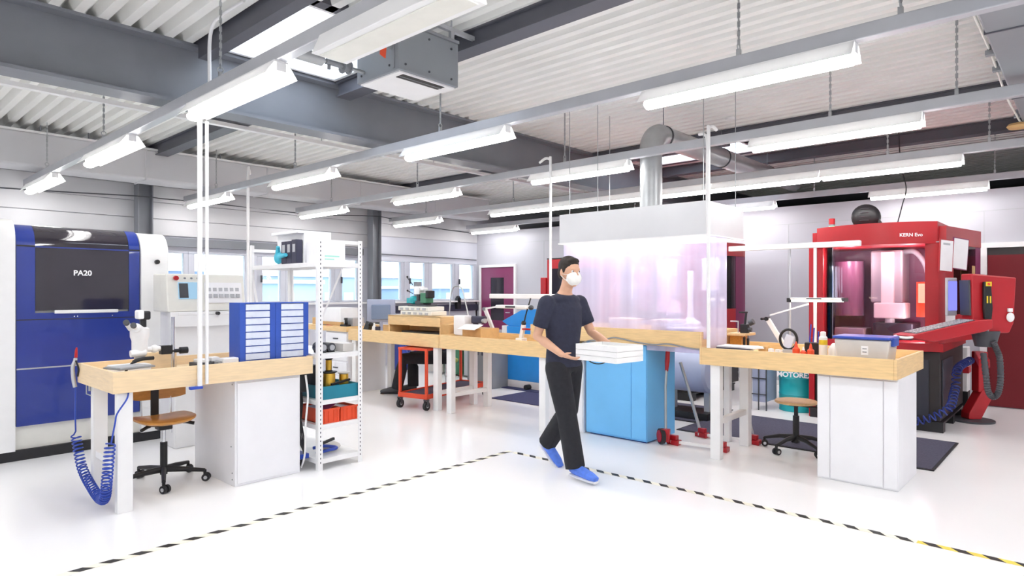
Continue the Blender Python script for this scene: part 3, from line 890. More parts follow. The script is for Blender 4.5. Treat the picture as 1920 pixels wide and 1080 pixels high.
MB().cyl((1.37, 5.55, .81), (1.37, 5.55, .73), .004, n=8).cyl((1.37, 5.55, .73), (1.37, 5.44, .73), .004, n=8).cyl((1.37, 5.47, .81), (1.37, 5.47, .76), .008, n=8).build('hook', galv_m, t)

# plywood swivel chair
def star_base(m_arm, t, c, R, n, a0, zhub=.11):
    for k in range(n):
        a = a0 + 2 * PI * k / n
        e = (c[0] + R * math.cos(a), c[1] + R * math.sin(a), .085)
        ar = MB().loft([(c[0], c[1], zhub), (c[0] + .5 * R * math.cos(a), c[1] + .5 * R * math.sin(a), zhub - .008), e], [(.02, .026), (.017, .02), (.014, .013)], 10)
        arm = ar.build('base_arm', black_m, t, True)
        b_ = math.radians(222) + .5 * math.sin(3 * k + 1); s = (math.cos(b_), math.sin(b_))
        cc = (e[0] + .01, e[1], .031)
        MB().cyl((e[0], e[1], .09), (e[0], e[1], .045), .012, n=10).build('caster_fork', black_m, arm)
        w_ = MB()
        for q in (-1, 1):
            w_.cyl((cc[0] + s[0] * q * .008, cc[1] + s[1] * q * .008, .031), (cc[0] + s[0] * q * .026, cc[1] + s[1] * q * .026, .031), .03, n=18)
        w_.build('caster_wheel', rubber_m, arm, True)
        MB().cyl((cc[0] + s[0] * .0265, cc[1] + s[1] * .0265, .031), (cc[0] + s[0] * .03, cc[1] + s[1] * .03, .031), .014, n=12).build('caster_hub', alu_m, arm)
cx, cy = 1.84, 5.36
t = thing('swivel_chair', 'plywood swivel chair with black star base under the left bench', 'chair', (cx, cy, 0))
star_base(None, t, (cx, cy), .3, 5, math.radians(35))
MB().cyl((cx, cy, .07), (cx, cy, .32), .026).build('column_sleeve', black_m, t, True)
MB().cyl((cx, cy, .32), (cx, cy, .43), .015).build('column', chrome_m, t, True)
MB().box(cx - .05, cx + .05, cy - .05, cy + .05, .42, .472).build('mechanism', black_m, t, bevel=.008)
for s in (-1, 1):
    MB().loft(curve([(cx + s * .04, cy - .02, .45), (cx + s * .12, cy - .06, .468), (cx + s * .19, cy - .1, .452)]), [.008] * 8 + [.013] * 9, 10).build('lever', black_m, t, True)
m = MB(); n = 28; top = []
for k in range(n):
    a = 2 * PI * k / n
    ex = abs(math.cos(a)) ** .6 * math.copysign(1, math.cos(a)); ey = abs(math.sin(a)) ** .6 * math.copysign(1, math.sin(a))
    top.append((cx + .21 * ex, cy + .2 * ey))
def pad(pts, c, z, up):
    """dished plywood slab"""
    vs = []; N = len(pts)
    for zz, sc in ((z - .016, .9), (z - .004, 1), (z + .008, 1), (z + .012, .97)):
        for q in pts:
            dx, dy = (q[0] - c[0]) * sc, (q[1] - c[1]) * sc
            vs.append((c[0] + dx, c[1] + dy, zz + up * (dx * dx) * 1.2))
    fs = [tuple(range(N - 1, -1, -1))]
    for l in range(3):
        for k in range(N):
            q = (k + 1) % N
            fs.append((l * N + k, l * N + q, (l + 1) * N + q, (l + 1) * N + k))
    vs.append((c[0], c[1], z + .006))
    for k in range(N):
        fs.append((3 * N + k, 3 * N + (k + 1) % N, 4 * N))
    return MB()._add(vs, fs)
pad(top, (cx, cy), .492, .45).build('seat', ply_m, t, True)
m = MB(); N = 14; vs = []
for k in range(N + 1):
    u = k / N * 2 - 1
    for dz in (-.075, .075):
        for dy in (0, .014):
            vs.append((cx + .03 + .2 * u, cy + .23 + dy - .05 * u * u, .688 + dz * .85 * (1 - .35 * u ** 4)))
fs = []
for k in range(N):
    a = k * 4; b = a + 4
    fs += [(a, b, b + 2, a + 2), (a + 1, a + 3, b + 3, b + 1), (a + 2, b + 2, b + 3, a + 3), (a, a + 1, b + 1, b)]
fs += [(0, 2, 3, 1), (N * 4, N * 4 + 1, N * 4 + 3, N * 4 + 2)]
m._add(vs, fs).build('backrest', ply_m, t, True)
MB().box(cx - .02, cx + .04, cy + .22, cy + .235, .43, .7).box(cx - .02, cx + .04, cy + .04, cy + .22, .425, .44).build('back_support', black_m, t, bevel=.004)
MB().cyl((cx - .09, cy + .21, .5), (cx - .09, cy + .23, .66), .006, n=8).cyl((cx + .13, cy + .21, .34), (cx + .13, cy + .225, .66), .007, n=8).build('back_rod', chrome_m, t)

# ============================================================ shelf rack
rx0, rx1, ry0, ry1, RH = 2.82, 3.25, 4.75, 5.98, 1.935
t = thing('shelf_rack', 'white slotted-angle shelf rack between the left bench and the middle bench', 'shelf', (3.03, 5.3, 0))
for (x, y, sx, sy) in ((rx0, ry0, 1, 1), (rx1, ry0, -1, 1), (rx0, ry1, 1, -1), (rx1, ry1, -1, -1)):
    m = MB()
    m.box(min(x, x + sx * .042), max(x, x + sx * .042), min(y, y + sy * .003), max(y, y + sy * .003), 0, RH)
    m.box(min(x, x + sx * .003), max(x, x + sx * .003), min(y + sy * .003, y + sy * .042), max(y + sy * .003, y + sy * .042), 0, RH)
    z = .06
    while z < RH - .03:
        m.box(x + sx * .017 if sx > 0 else x - .025, x + .025 if sx > 0 else x - .017, y - .0006 if sy > 0 else y + .0001, y - .0001 if sy > 0 else y + .0006, z, z + .014, 1); z += .036
    p = m.build('post', [white_m, dgrey_m], t)
SZ = [.09, .375, .58, .965, 1.735]
for k, z in enumerate(SZ):
    m = MB().box(rx0 + .004, rx1 - .004, ry0 + .004, ry1 - .004, z, z + .003)
    m.box(rx0 + .004, rx1 - .004, ry0 + .004, ry0 + .006, z - .035, z).box(rx0 + .004, rx1 - .004, ry1 - .006, ry1 - .004, z - .035, z)
    m.box(rx0 + .004, rx0 + .006, ry0 + .006, ry1 - .006, z - .035, z).box(rx1 - .006, rx1 - .004, ry0 + .006, ry1 - .006, z - .035, z)
    m.build('shelf_board', white_m, t)
MB().bar((rx0 + .005, ry1 - .03, 1.7), (rx0 + .005, ry1 - .2, 1.2), .02, .003).bar((rx1 - .01, ry0 + .3, 1.7), (rx1 - .01, ry0 + .75, 1.1), .02, .003).bar((rx0 + .02, ry0 + .012, RH - .02), (rx1 - .02, ry0 + .012, RH - .02), .003, .03).bar((rx0 + .02, ry1 - .012, RH - .05), (rx1 - .02, ry1 - .012, RH - .05), .003, .03).build('brace', white_m, t)
# on the shelves
z = SZ[4] + .004
t = thing('carton', 'large white carton with an open side on top of the shelf rack', 'carton', (3.0, 5.3, z))
MB().box(2.9, 3.17, 5.12, 5.6, z, z + .29).box(2.84, 2.8995, 5.12, 5.6, z + .265, z + .29).build('carton', paper_m, t, bevel=.004)
t = thing('carton', 'smaller white carton with mint print, at the front on top of the shelf rack', 'carton', (3.0, 4.9, z))
MB().box(2.9, 3.13, 4.83, 5.08, z, z + .195).build('carton', paper_m, t, bevel=.004)
MB().box(2.93, 3.07, 4.8285, 4.8297, z + .05, z + .062).box(2.93, 3.02, 4.8285, 4.8297, z + .025, z + .035).build('print', mint_m, t)
for k, l in enumerate(('left one of the dark binders before the large white carton', 'middle one of the dark binders before the large white carton', 'right one of the dark binders before the large white carton')):
    q = thing('binder', l, 'binder', (2.84, 5.4 + k * .06, z), 'dark binders on the shelf rack')
    MB().box(2.832, 2.892, 5.13 + .09 * k, 5.215 + .09 * k, z, z + (.2 if k else .21)).build('cover', binder_m, q, bevel=.004)
    MB().box(2.8305, 2.8318, 5.15 + .09 * k, 5.195 + .09 * k, z + .1, z + .17).build('spine_label', rail_m, q)
t = thing('rubber_glove', 'light blue rubber glove lying by the dark binders on the shelf rack', 'glove', (2.84, 5.8, z))
m = MB().ball((2.86, 5.5, z + .06), (.028, .07, .056), 14, 10).loft([(2.85, 5.45, z + .07), (2.826, 5.34, z + .075), (2.81, 5.27, z + .077)], [.026, .02, .016], 10).loft([(2.86, 5.51, z + .08), (2.84, 5.47, z + .16)], [.026, .016], 8)
m.build('glove', cyan_m, t, True)
z = SZ[3] + .004
for k, (x, y, r) in enumerate(((2.95, 4.86, .045), (3.04, 4.87, .04))):
    q = thing('motor', ('larger' if k == 0 else 'smaller') + ' of two dark round motors on the middle shelf of the rack', 'motor', (x, y, z), 'dark motors on the rack')
    MB().cyl((x - .02, y, z + r), (x - .02, y + .1, z + r), r, n=20).build('housing', dgrey_m, q, True)
    MB().cyl((x - .02, y - .012, z + r), (x - .02, y, z + r), r * .6, n=16).build('end_cap', rail_m, q, True)
    MB().box(x - .05, x + .01, y, y + .1, z, z + .008).build('foot', black_m, q)
t = thing('drawer_box', 'pale grey low box at the right side of the middle rack shelf', 'box', (3.15, 4.9, z))
MB().box(3.1, 3.21, 4.82, 5.1, z, z + .07).build('box', clearbox_m, t, bevel=.004)
z = SZ[2] + .004
t = thing('storage_bin', 'teal open plastic bin with wire spools on the shelf rack', 'bin', (3.03, 5.0, z))
m = MB().box(2.87, 3.22, 4.77, 5.3, z, z + .006)
m.prism([(2.87, z), (2.865, z + .11), (2.873, z + .11), (2.878, z + .006)], 'y', 4.77, 5.3).prism([(3.22, z), (3.225, z + .11), (3.217, z + .11), (3.212, z + .006)], 'y', 4.77, 5.3)
m.box(2.868, 3.222, 4.765, 4.772, z, z + .11).box(2.868, 3.222, 5.298, 5.305, z, z + .11)
m.build('bin', teal_m, t)
def spool(x, y, z0, r, h, label, top=black_m):
    q = thing('wire_spool', label, 'spool', (x, y, z0), 'brass wire spools on the shelf rack')
    MB().lathe((x, y, z0), [(r * .95, .012), (r, .02), (r, h - .02), (r * .95, h - .012)], 22).build('wire', brass_m, q, True)
    MB().lathe((x, y, z0), [(r * 1.3, 0), (r * 1.3, .006), (r * .9, .012)], 22).build('bottom_flange', black_m, q, True)
    MB().lathe((x, y, z0 + h - .012), [(r * .9, 0), (r * 1.35, .01), (r * 1.35, .016), (r * .4, .018)], 22).build('top_flange', top, q, True)
zz = z + .007
spool(2.99, 4.86, zz, .05, .21, 'tall brass wire spool at the front of the teal bin')
spool(3.14, 4.87, zz, .04, .19, 'brass wire spool with pale top, right in the teal bin', clearbox_m)
spool(2.985, 4.86, zz + .215, .026, .11, 'small brass wire spool with black top, stacked on the tall one')
t = thing('dark_case', 'dark case standing behind the spools in the teal bin', 'case', (2.93, 5.1, zz))
MB().box(2.9, 2.98, 5.0, 5.2, zz, zz + .26).build('case', slate_m, t, bevel=.008)
t = thing('wire_brush', 'dark tool lying over the edge of the teal bin', 'tool', (3.1, 4.85, zz))
MB().obox((3.07, 4.81, zz + .12), (.2, .02, .02), (0, -.12, .1)).build('handle', black_m, t, bevel=.004)
z = SZ[1] + .004
for k, (x, l) in enumerate(((2.87, 'orange-red crate behind the front rack post, with open dark flap'), (3.05, 'orange-red crate at the right side of the lower rack shelf'))):
    q = thing('crate', l, 'crate', (x, 4.8, z), 'orange-red crates on the rack')
    x1 = x + .165; m = MB()
    m.box(x, x1, 4.78, 5.18, z, z + .006).box(x, x1, 4.775, 4.783, z, z + .12).box(x, x1, 5.177, 5.185, z, z + .12).box(x, x + .007, 4.783, 5.177, z, z + .12).box(x1 - .007, x1, 4.783, 5.177, z, z + .12)
    m.box(x - .003, x1 + .003, 4.77, 4.7755, z + .108, z + .124)
    for s in (.02, .06, .11, .143):
        m.box(x + s, x + s + .006, 4.77, 4.7755, z + .01, z + .107)
    m.build('crate', orange_m, q)
    MB().box(x + .01, x1 - .01, 4.79, 5.17, z + .09, z + .1).build('crate_contents', rail_m if k else lav_m, q)
    if k == 0:
        MB().obox((x + .1, 4.85, z + .15), (.15, .12, .006), (.25, -.5, 0)).build('flap', maroon_m, q)
z = SZ[0] + .004
t = thing('clamp', 'blue and black screw clamp on the bottom rack shelf', 'clamp', (2.95, 4.9, z))
MB().loft(curve([(2.87, 4.87, z + .03), (2.98, 4.86, z + .035), (3.06, 4.87, z + .035), (3.07, 4.9, z + .04), (2.98, 4.93, z + .06), (2.88, 4.93, z + .06)]), .014, 10).build('frame', hose_m, t, True)
MB().bar((2.85, 4.83, z + .1), (3.03, 4.85, z + .13), .02, .02).cyl((2.87, 4.84, z), (2.87, 4.84, z + .1), .008).build('spindle', black_m, t)
t = thing('clear_film', 'crumpled clear film bag on the bottom rack shelf', 'bag', (3.1, 5.0, z))
MB().ball((3.1, 5.05, z + .03), (.09, .14, .03), 14, 8).build('film', clearbox_m, t, True)
t = thing('cable_bundle', 'tangle of black and white cables hanging beside the white cupboard', 'cables', (2.77, 4.9, .1))
m = MB()
for k in range(5):
    x = 2.735 + .014 * k
    m.loft(curve([(x, 4.9 + .03 * k, .8), (x + .02 * math.sin(k), 4.88 + .03 * k, .55), (x - .012, 4.92, .3), (x + .015, 4.86 + .02 * k, .14), (x - .02, 4.95, .02)]), .006, 8)
m.build('black_cable', rubber_m, t, True)
MB().loft(curve([(2.75, 4.83, .8), (2.765, 4.82, .62), (2.745, 4.82, .4), (2.74, 4.825, .15), (2.75, 4.9, .02)]), .008, 8).build('white_cable', white_m, t, True)
MB().box(2.715, 2.795, 4.85, 5.02, .1, .14).build('socket_strip', hose_m, t, bevel=.005)
MB().box(2.72, 2.79, 4.86, 5.1, .655, .8).build('socket_box', black_m, t, bevel=.006)

# ============================================================ middle benches
bench('long beech workbench in the middle, its half nearer the walking man', 5.2, 6.02, 4.2, 5.965, .79, .955,
      [(5.235, 5.78, .07, .09), (5.87, 5.78, .07, .09), (5.235, 4.3, .07, .09)], [((5.9, 5.825, .22), (5.3, 5.825, .22))], woodr_m)
bench('long beech workbench in the middle, its half nearer the windows', 5.2, 6.02, 5.975, 7.95, .79, .955,
      [(5.235, 6.03, .07, .09), (5.86, 6.03, .07, .09), (5.235, 7.82, .07, .09), (5.86, 7.82, .07, .09)], [((5.9, 6.075, .22), (5.3, 6.075, .22))], woodr_m)
t = bench('short beech workbench in the corner behind the shelf rack', 5.2, 6.0, 8.0, 9.3, .9, .955, [(5.86, 8.05, .07, .07), (5.24, 9.2, .07, .07), (5.86, 9.2, .07, .07)], [], woodr_m)
MB().box(5.24, 5.9, 8.02, 8.6, .0, .9).build('drawer_pedestal', cabw_m, t, bevel=.004)
m = MB()
for k in range(4): m.box(5.222, 5.2395, 8.03, 8.59, .04 + .215 * k, .235 + .215 * k)
m.build('drawer_front', cabw_m, t, bevel=.004)
m = MB()
for k in range(4): m.box(5.21, 5.221, 8.25, 8.37, .14 + .215 * k, .155 + .215 * k)
m.build('drawer_grip', dgrey_m, t)
WZ = .866
# riser shelf with trays and the drill
t = thing('riser_shelf', 'wooden riser box open at the front on the middle bench', 'riser', (5.6, 6.75, WZ))
MB().box(5.42, 5.44, 6.2, 7.3, 1.03, 1.165).box(5.42, 5.8, 6.2, 7.3, 1.15, 1.16).box(5.43, 5.8, 6.2, 6.225, WZ, 1.15).box(5.43, 5.8, 7.275, 7.3, WZ, 1.15).box(5.78, 5.8, 6.225, 7.275, WZ, 1.15).build('riser', woodr_m, t, bevel=.002)
MB().box(5.5, 5.7, 6.3, 7.1, WZ + .001, .95).build('dark_boxes', black_m, t, bevel=.004)
for k, (a, b, z, l) in enumerate(((6.45, 7.1, 1.167, 'lower white plastic tray on the wooden riser box'), (6.5, 7.15, 1.227, 'upper white plastic tray on the wooden riser box'))):
    q = thing('plastic_tray', l, 'tray', (5.6, 6.75, z), 'white trays on the riser')
    MB().box(5.48, 5.76, a, b, z, z + .058).build('tray', offwhite_m, q, bevel=.008)
    m = MB()
    for j in range(5): m.box(5.472, 5.48, a + .06 + j * .12, a + .12 + j * .12, z + .01, z + .04)
    m.build('ribs', rail_m, q)
t = thing('bench_drill', 'small green and black bench milling drill on the white trays', 'drill', (5.62, 6.75, 1.286))
MB().box(5.52, 5.72, 6.6, 7.0, 1.286, 1.31).build('base', dgrey_m, t, bevel=.006)
MB().box(5.6, 5.68, 6.88, 6.96, 1.31, 1.62).build('column', grey_m, t, bevel=.005)
MB().ball((5.6, 6.95, 1.37), (.06, .1, .06), 12, 8).box(5.55, 5.66, 6.9, 7.05, 1.33, 1.4).build('gear_cover', tealdrum_m, t, True)
MB().box(5.54, 5.68, 6.63, 6.75, 1.33, 1.47).build('motor', green_m, t, bevel=.012)
MB().box(5.54, 5.66, 6.58, 6.64, 1.4, 1.5).build('motor_cap', black_m, t, bevel=.01)
MB().box(5.56, 5.7, 6.7, 6.88, 1.31, 1.36).cyl((5.6, 6.85, 1.36), (5.6, 6.85, 1.45), .03, n=14).build('table', dgrey_m, t, bevel=.006)
MB().box(5.57, 5.67, 6.8, 6.92, 1.45, 1.56).box(5.58, 5.66, 6.72, 6.82, 1.5, 1.54).build('head', white_m, t, bevel=.01)
MB().cyl((5.58, 6.95, 1.58), (5.54, 7.02, 1.68), .006, n=8).ball((5.54, 7.02, 1.69), .014).cyl((5.58, 6.95, 1.46), (5.55, 7.03, 1.5), .006, n=8).ball((5.55, 7.03, 1.5), .014).build('lever', black_m, t, True)
# monitor seen from behind
t = thing('monitor', 'blue-grey computer monitor seen from behind on the middle bench', 'monitor', (6.0, 7.8, WZ))
R = (0, 0, math.radians(-38))
R = (0, 0, math.radians(-47.6))
MB().obox((5.74, 7.9, 1.2), (.42, .05, .34), R).build('monitor_case', lav_m, t, bevel=.012)
MB().obox((5.716, 7.874, 1.18), (.28, .04, .22), R).build('monitor_back', bldg_m, t, bevel=.012)
MB().obox((5.76, 7.921, 1.2), (.38, .01, .29), R).build('screen', black_m, t)
MB().cyl((5.74, 7.9, WZ), (5.74, 7.9, 1.06), .025).build('stand', lav_m, t)
MB().lathe((5.74, 7.82, WZ + .001), [(.11, 0), (.11, .012), (.03, .02)], 20).build('foot', lav_m, t, True)
t = thing('desk_phone', 'dark handset and tools clutter before the monitor', 'tool', (5.4, 7.7, WZ))
MB().obox((5.36, 7.7, .96), (.07, .1, .19), (.2, .3, .2)).ball((5.35, 7.62, 1.02), .035).build('handset', black_m, t, bevel=.01)
t = thing('bottle', 'small white bottle standing before the monitor', 'bottle', (5.33, 7.5, WZ))
MB().lathe((5.33, 7.5, WZ + .001), [(.028, 0), (.03, .01), (.03, .12), (.012, .15), (.012, .18)], 16).build('bottle', white_m, t, True)
t = thing('mug', 'small dark cup at the left end of the riser box', 'cup', (5.3, 7.37, WZ))
MB().lathe((5.32, 7.4, WZ + .001), [(.03, 0), (.035, .01), (.037, .13), (.032, .13), (.03, .02)], 16).build('cup', binder_m, t, True)
t = thing('document_box', 'cream box on the far corner bench, seen through the shelf rack', 'box', (5.6, 8.8, .956))
MB().box(5.3, 5.6, 8.3, 8.85, 1.03, 1.24).build('box', paper_m, t, bevel=.005)
MB().box(5.3, 5.6, 8.3, 8.9, .956 + .02, 1.03).build('base_board', kraft_m, t)
for k, (y, hh, mm_, l) in enumerate(((9.1, .1, kraft_m, 'brown box on the far corner bench behind the rack'), (8.15, .12, rail_m, 'grey box on the far corner bench, next to the monitor'))):
    q = thing('box', l, 'box', (5.5, y, .97), 'boxes on the corner bench')
    MB().box(5.35, 5.55, y - .09, y + .09, .976, .976 + hh).build('box', mm_, q, bevel=.004)
t = thing('pliers', 'pair of red-handled pliers on the corner bench behind the rack', 'pliers', (5.27, 8.6, .96))
MB().bar((5.25, 8.45, .965), (5.26, 8.6, .975), .02, .016).bar((5.27, 8.44, .965), (5.25, 8.6, .98), .02, .016).build('handles', red_m, t)
MB().bar((5.255, 8.6, .977), (5.25, 8.72, .977), .02, .016).build('jaws', dgrey_m, t)
t = thing('tape_dispenser', 'black tape reel at the edge of the corner bench behind the rack', 'tape dispenser', (5.3, 8.05, .96))
MB().cyl((5.27, 8.16, 1.04), (5.31, 8.14, 1.04), .06, n=24).box(5.25, 5.33, 8.08, 8.24, .956 + .02, 1.0).build('reel', black_m, t, True)
MB().cyl((5.265, 8.162, 1.04), (5.312, 8.139, 1.04), .03, n=20).build('core', paper_m, t, True)
# boxes right of the riser
t = thing('cardboard_box', 'small brown box between riser box and white bag on the middle bench', 'box', (5.5, 6.1, WZ))
MB().box(5.4, 5.62, 6.0, 6.17, WZ + .001, 1.07).build('box', kraft_m, t, bevel=.004)
t = thing('white_bag', 'white upright paper bag on the middle bench beside the riser box', 'bag', (5.5, 5.86, WZ))
MB().box(5.44, 5.56, 5.76, 5.97, .94, 1.19).build('bag', paper_m, t, bevel=.012)
MB().box(5.42, 5.56, 5.75, 5.98, WZ + .001, .94).build('bag_base', kraft_m, t)
t = thing('cardboard_box', 'wide flat brown box with open white flap on the middle bench', 'box', (5.5, 5.6, WZ))
MB().box(5.38, 5.7, 5.42, 5.74, WZ + .001, 1.04).build('box', kraft_m, t, bevel=.003)
MB().obox((5.36, 5.58, 1.06), (.16, .3, .004), (0, -.35, 0)).build('flap', paper_m, t)
t = thing('power_drill', 'dark hand tool lying on the wide flat brown box', 'drill', (5.55, 5.6, 1.06))
MB().obox((5.55, 5.62, 1.14), (.07, .2, .09), (0, 0, .2)).obox((5.55, 5.68, 1.09), (.05, .06, .09)).build('tool_body', binder_m, t, bevel=.014)
MB().cyl((5.55, 5.55, 1.13), (5.54, 5.5, 1.13), .028).build('tool_nose', rail_m, t, True)
t = thing('gooseneck_lamp', 'thin hooped metal lamp stand on the middle bench by the windows', 'lamp', (5.9, 6.3, WZ))
MB().loft(curve([(5.85, 6.52, WZ), (5.88, 6.52, 1.3), (5.9, 6.5, 1.5), (5.9, 6.42, 1.56), (5.9, 6.3, 1.52), (5.9, 6.22, 1.3), (5.88, 6.15, 1.16)], 6), .009, 8).build('hoop', galv_m, t, True)
MB().loft(curve([(5.85, 6.52, .9), (5.7, 6.35, 1.1), (5.75, 6.2, 1.12), (5.72, 6.12, .92)]), .008, 8).build('arm', white_m, t, True)
# jointed lamp in front of the purple door
t = thing('desk_lamp', 'white jointed bench lamp before the purple-red door', 'lamp', (5.7, 5.46, WZ))
MB().bar((5.7, 5.44, WZ), (5.7, 5.665, 1.27), .03, .045).build('lower_arm', white_m, t, bevel=.004)
MB().bar((5.7, 5.66, 1.275), (5.7, 5.42, 1.305), .014, .02).build('upper_arm', white_m, t)
MB().cyl((5.67, 5.665, 1.27), (5.73, 5.665, 1.27), .022).build('joint', grey_m, t, True)
MB().box(5.64, 5.76, 4.93, 5.43, 1.285, 1.325).build('lamp_head', white_m, t, bevel=.01)
MB().box(5.636, 5.6395, 5.1, 5.26, 1.295, 1.315).build('switch_panel', dgrey_m, t)
MB().ball((5.7, 4.9, 1.3), (.03, .035, .03)).build('end_knob', dgrey_m, t, True)
t = thing('flexible_arm', 'small white holder with black flexible rod before the blue cabinet', 'holder', (5.75, 5.1, WZ))
MB().box(5.7, 5.8, 5.05, 5.15, WZ + .001, .93).bar((5.75, 5.1, .93), (5.75, 5.06, 1.09), .04, .05).build('holder', white_m, t, bevel=.006)
MB().loft(curve([(5.75, 5.05, 1.12), (5.75, 5.03, 1.2), (5.75, 4.98, 1.33), (5.75, 4.95, 1.41)]), .008, 8).ball((5.75, 5.06, 1.11), .03).build('rod', black_m, t, True)
MB().box(5.72, 5.78, 4.7, 5.06, 1.03, 1.05).build('red_bar', red_m, t)
t = thing('light_bar', 'white horizontal light bar above the middle bench, behind the walking man', 'light', (5.9, 5.3, 1.43))
MB().box(5.87, 5.93, 4.63, 5.76, 1.4, 1.46).build('bar', white_m, t, bevel=.008)
MB().cyl((5.9, 4.66, WZ), (5.9, 4.66, 1.4), .014).build('post', white_m, t, True)

# red cart with black mat
t = thing('trolley', 'orange-red steel trolley with black mat under the middle bench', 'trolley', (5.7, 6.45, 0), rz=math.radians(11), local=True)
W2, L2 = .235, .68
t.location = (5.77, 6.5, 0)
MB().box(-L2, L2, -W2, W2, .14, .165).box(-L2, L2, -W2, -W2 + .02, .165, .2).box(-L2, L2, W2 - .02, W2, .165, .2).box(-L2, -L2 + .02, -W2 + .02, W2 - .02, .165, .2).box(L2 - .02, L2, -W2 + .02, W2 - .02, .165, .2).build('platform', cart_m, t, bevel=.003)
MB().box(-L2 + .02, L2 - .02, -W2 + .02, W2 - .02, .166, .185).build('mat', mat_m, t)
for sx in (-1, 1):
    for sy in (-1, 1):
        x, y = sx * (L2 - .02), sy * (W2 - .02)
        MB().box(x - .016, x + .016, y - .016, y + .016, .2, .745).build('post', cart_m, t, bevel=.003)
        c = MB().box(x - .03, x + .03, y - .025, y + .025, .125, .14).box(x - .02, x + .02, y - .028, y - .022, .05, .125).box(x - .02, x + .02, y + .022, y + .028, .05, .125).build('caster_fork', dgrey_m, t)
        MB().cyl((x, y - .018, .056), (x, y + .018, .056), .055, n=22).build('caster_wheel', rubber_m, c, True)
        MB().cyl((x, y - .021, .056), (x, y + .021, .056), .024, n=16).build('caster_hub', rail_m, c, True)
MB().box(-L2, L2, -W2, -W2 + .035, .745, .775).box(-L2, L2, W2 - .035, W2, .745, .775).box(-L2, -L2 + .035, -W2 + .035, W2 - .035, .745, .775).box(L2 - .035, L2, -W2 + .035, W2 - .035, .745, .775).box(-L2 + .035, L2 - .035, -W2 + .035, W2 - .035, .755, .765).build('top_frame', cart_m, t, bevel=.003)
# work stool of the seated person
t = thing('stool', 'green-cushioned stool on a chrome column under the seated person', 'stool', (6.45, 7.2, 0))
MB().lathe((6.42, 7.2, .42), [(.15, 0), (.18, .02), (.18, .05), (.14, .07)], 24).build('cushion', olive_m, t, True)
MB().cyl((6.42, 7.2, .06), (6.42, 7.2, .42), .02).build('column', chrome_m, t, True)
MB().lathe((6.42, 7.2, 0.001), [(.2, 0), (.2, .02), (.05, .06)], 28).build('base', galv_m, t, True)
# things further back
t = thing('drill_stand_machine', 'light blue steel machine cabinet by the white partition, red lever on top', 'machine', (7.9, 6.6, 0))
MB().box(7.3, 7.9, 6.0, 6.78, .12, .95).build('body', bright_m, t, bevel=.01)
MB().box(7.3, 7.9, 6.0, 7.05, .0, .12).box(7.32, 7.88, 6.79, 6.9, .12, .95).build('base', white_m, t, bevel=.004)
MB().prism([(6.0, .95), (6.76, .95), (6.9, 1.02), (6.5, 1.2), (6.0, 1.24)], 'x', 7.32, 7.88).build('sloped_cover', bright_m, t, bevel=.006)
MB().box(7.295, 7.2995, 6.1, 6.68, .62, .64).build('joint', navy_m, t)
MB().cyl((7.29, 6.3, .045), (7.2, 6.3, .045), .04, n=14).build('pedal', black_m, t)
for k, (x0, x1, y0, y1, l) in enumerate(((6.35, 7.1, 4.75, 6.2, 'navy mat on the floor beside the middle bench, nearer one'), (7.15, 7.9, 5.6, 7.35, 'navy mat on the floor at the light blue machine, farther one'))):
    q = thing('floor_mat', l, 'mat', (x0, y0, 0), 'navy floor mats')
    MB().box(x0, x1, y0, y1, .001, .012).build('mat', matn_m, q, bevel=.003)
t = thing('hose_reel', 'blue hose coil hanging on a grey drum beyond the middle bench', 'hose reel', (8.0, 9.6, 0))
MB().loft([(7.45, 9.36 + .22 * math.cos(2 * PI * k / 28), .52 + .26 * math.sin(2 * PI * k / 28)) for k in range(28)], .06, 10, closed=True).build('hose_coil', hose_m, t, True)
MB().cyl((7.6, 9.78, 0), (7.6, 9.78, .85), .17, n=24).build('drum', navy_m, t, True)
MB().cyl((7.53, 9.36, 0), (7.53, 9.36, .85), .02).build('stand', galv_m, t)
for k, (y, mm_, l) in enumerate(((8.85, clearbox_m, 'white drawer tower under the windows beyond the seated person'), (8.35, green_m, 'green cabinet under the windows beyond the seated person'), (7.85, rail_m, 'pale grey cabinet under the windows beyond the seated person'))):
    q = thing('cabinet', l, 'cabinet', (7.9, y, 0), 'cabinets under the windows')
    MB().box(7.6, 8.1, y - .22, y + .22, .03, .82).build('body', mm_, q, bevel=.005)
    m = MB()
    for j in range(4): m.box(7.59, 7.5995, y - .2, y + .2, .06 + j * .19, .225 + j * .19)
    m.build('drawer_front', mm_, q, bevel=.003)
t = thing('machine_box', 'grey electrical box beyond the middle bench near the purple-red door', 'box', (7.1, 6.8, .4))
MB().box(6.95, 7.3, 6.75, 7.3, .0, .62).box(6.93, 7.32, 6.73, 7.32, .62, .68).build('box', grey_m, t, bevel=.006)
MB().box(6.94, 6.9495, 6.85, 6.98, .5, .6).box(6.94, 6.9495, 7.05, 7.18, .5, .6).build('vent', binder_m, t)
t = thing('lamp_foot', 'short black post on the navy trunking by the corner window', 'post', (10, 10.3, 1.0))
MB().box(9.55, 9.65, 10.34, 10.42, 1.1, 1.34).ball((9.6, 10.38, 1.34), .05).build('post', black_m, t, True)

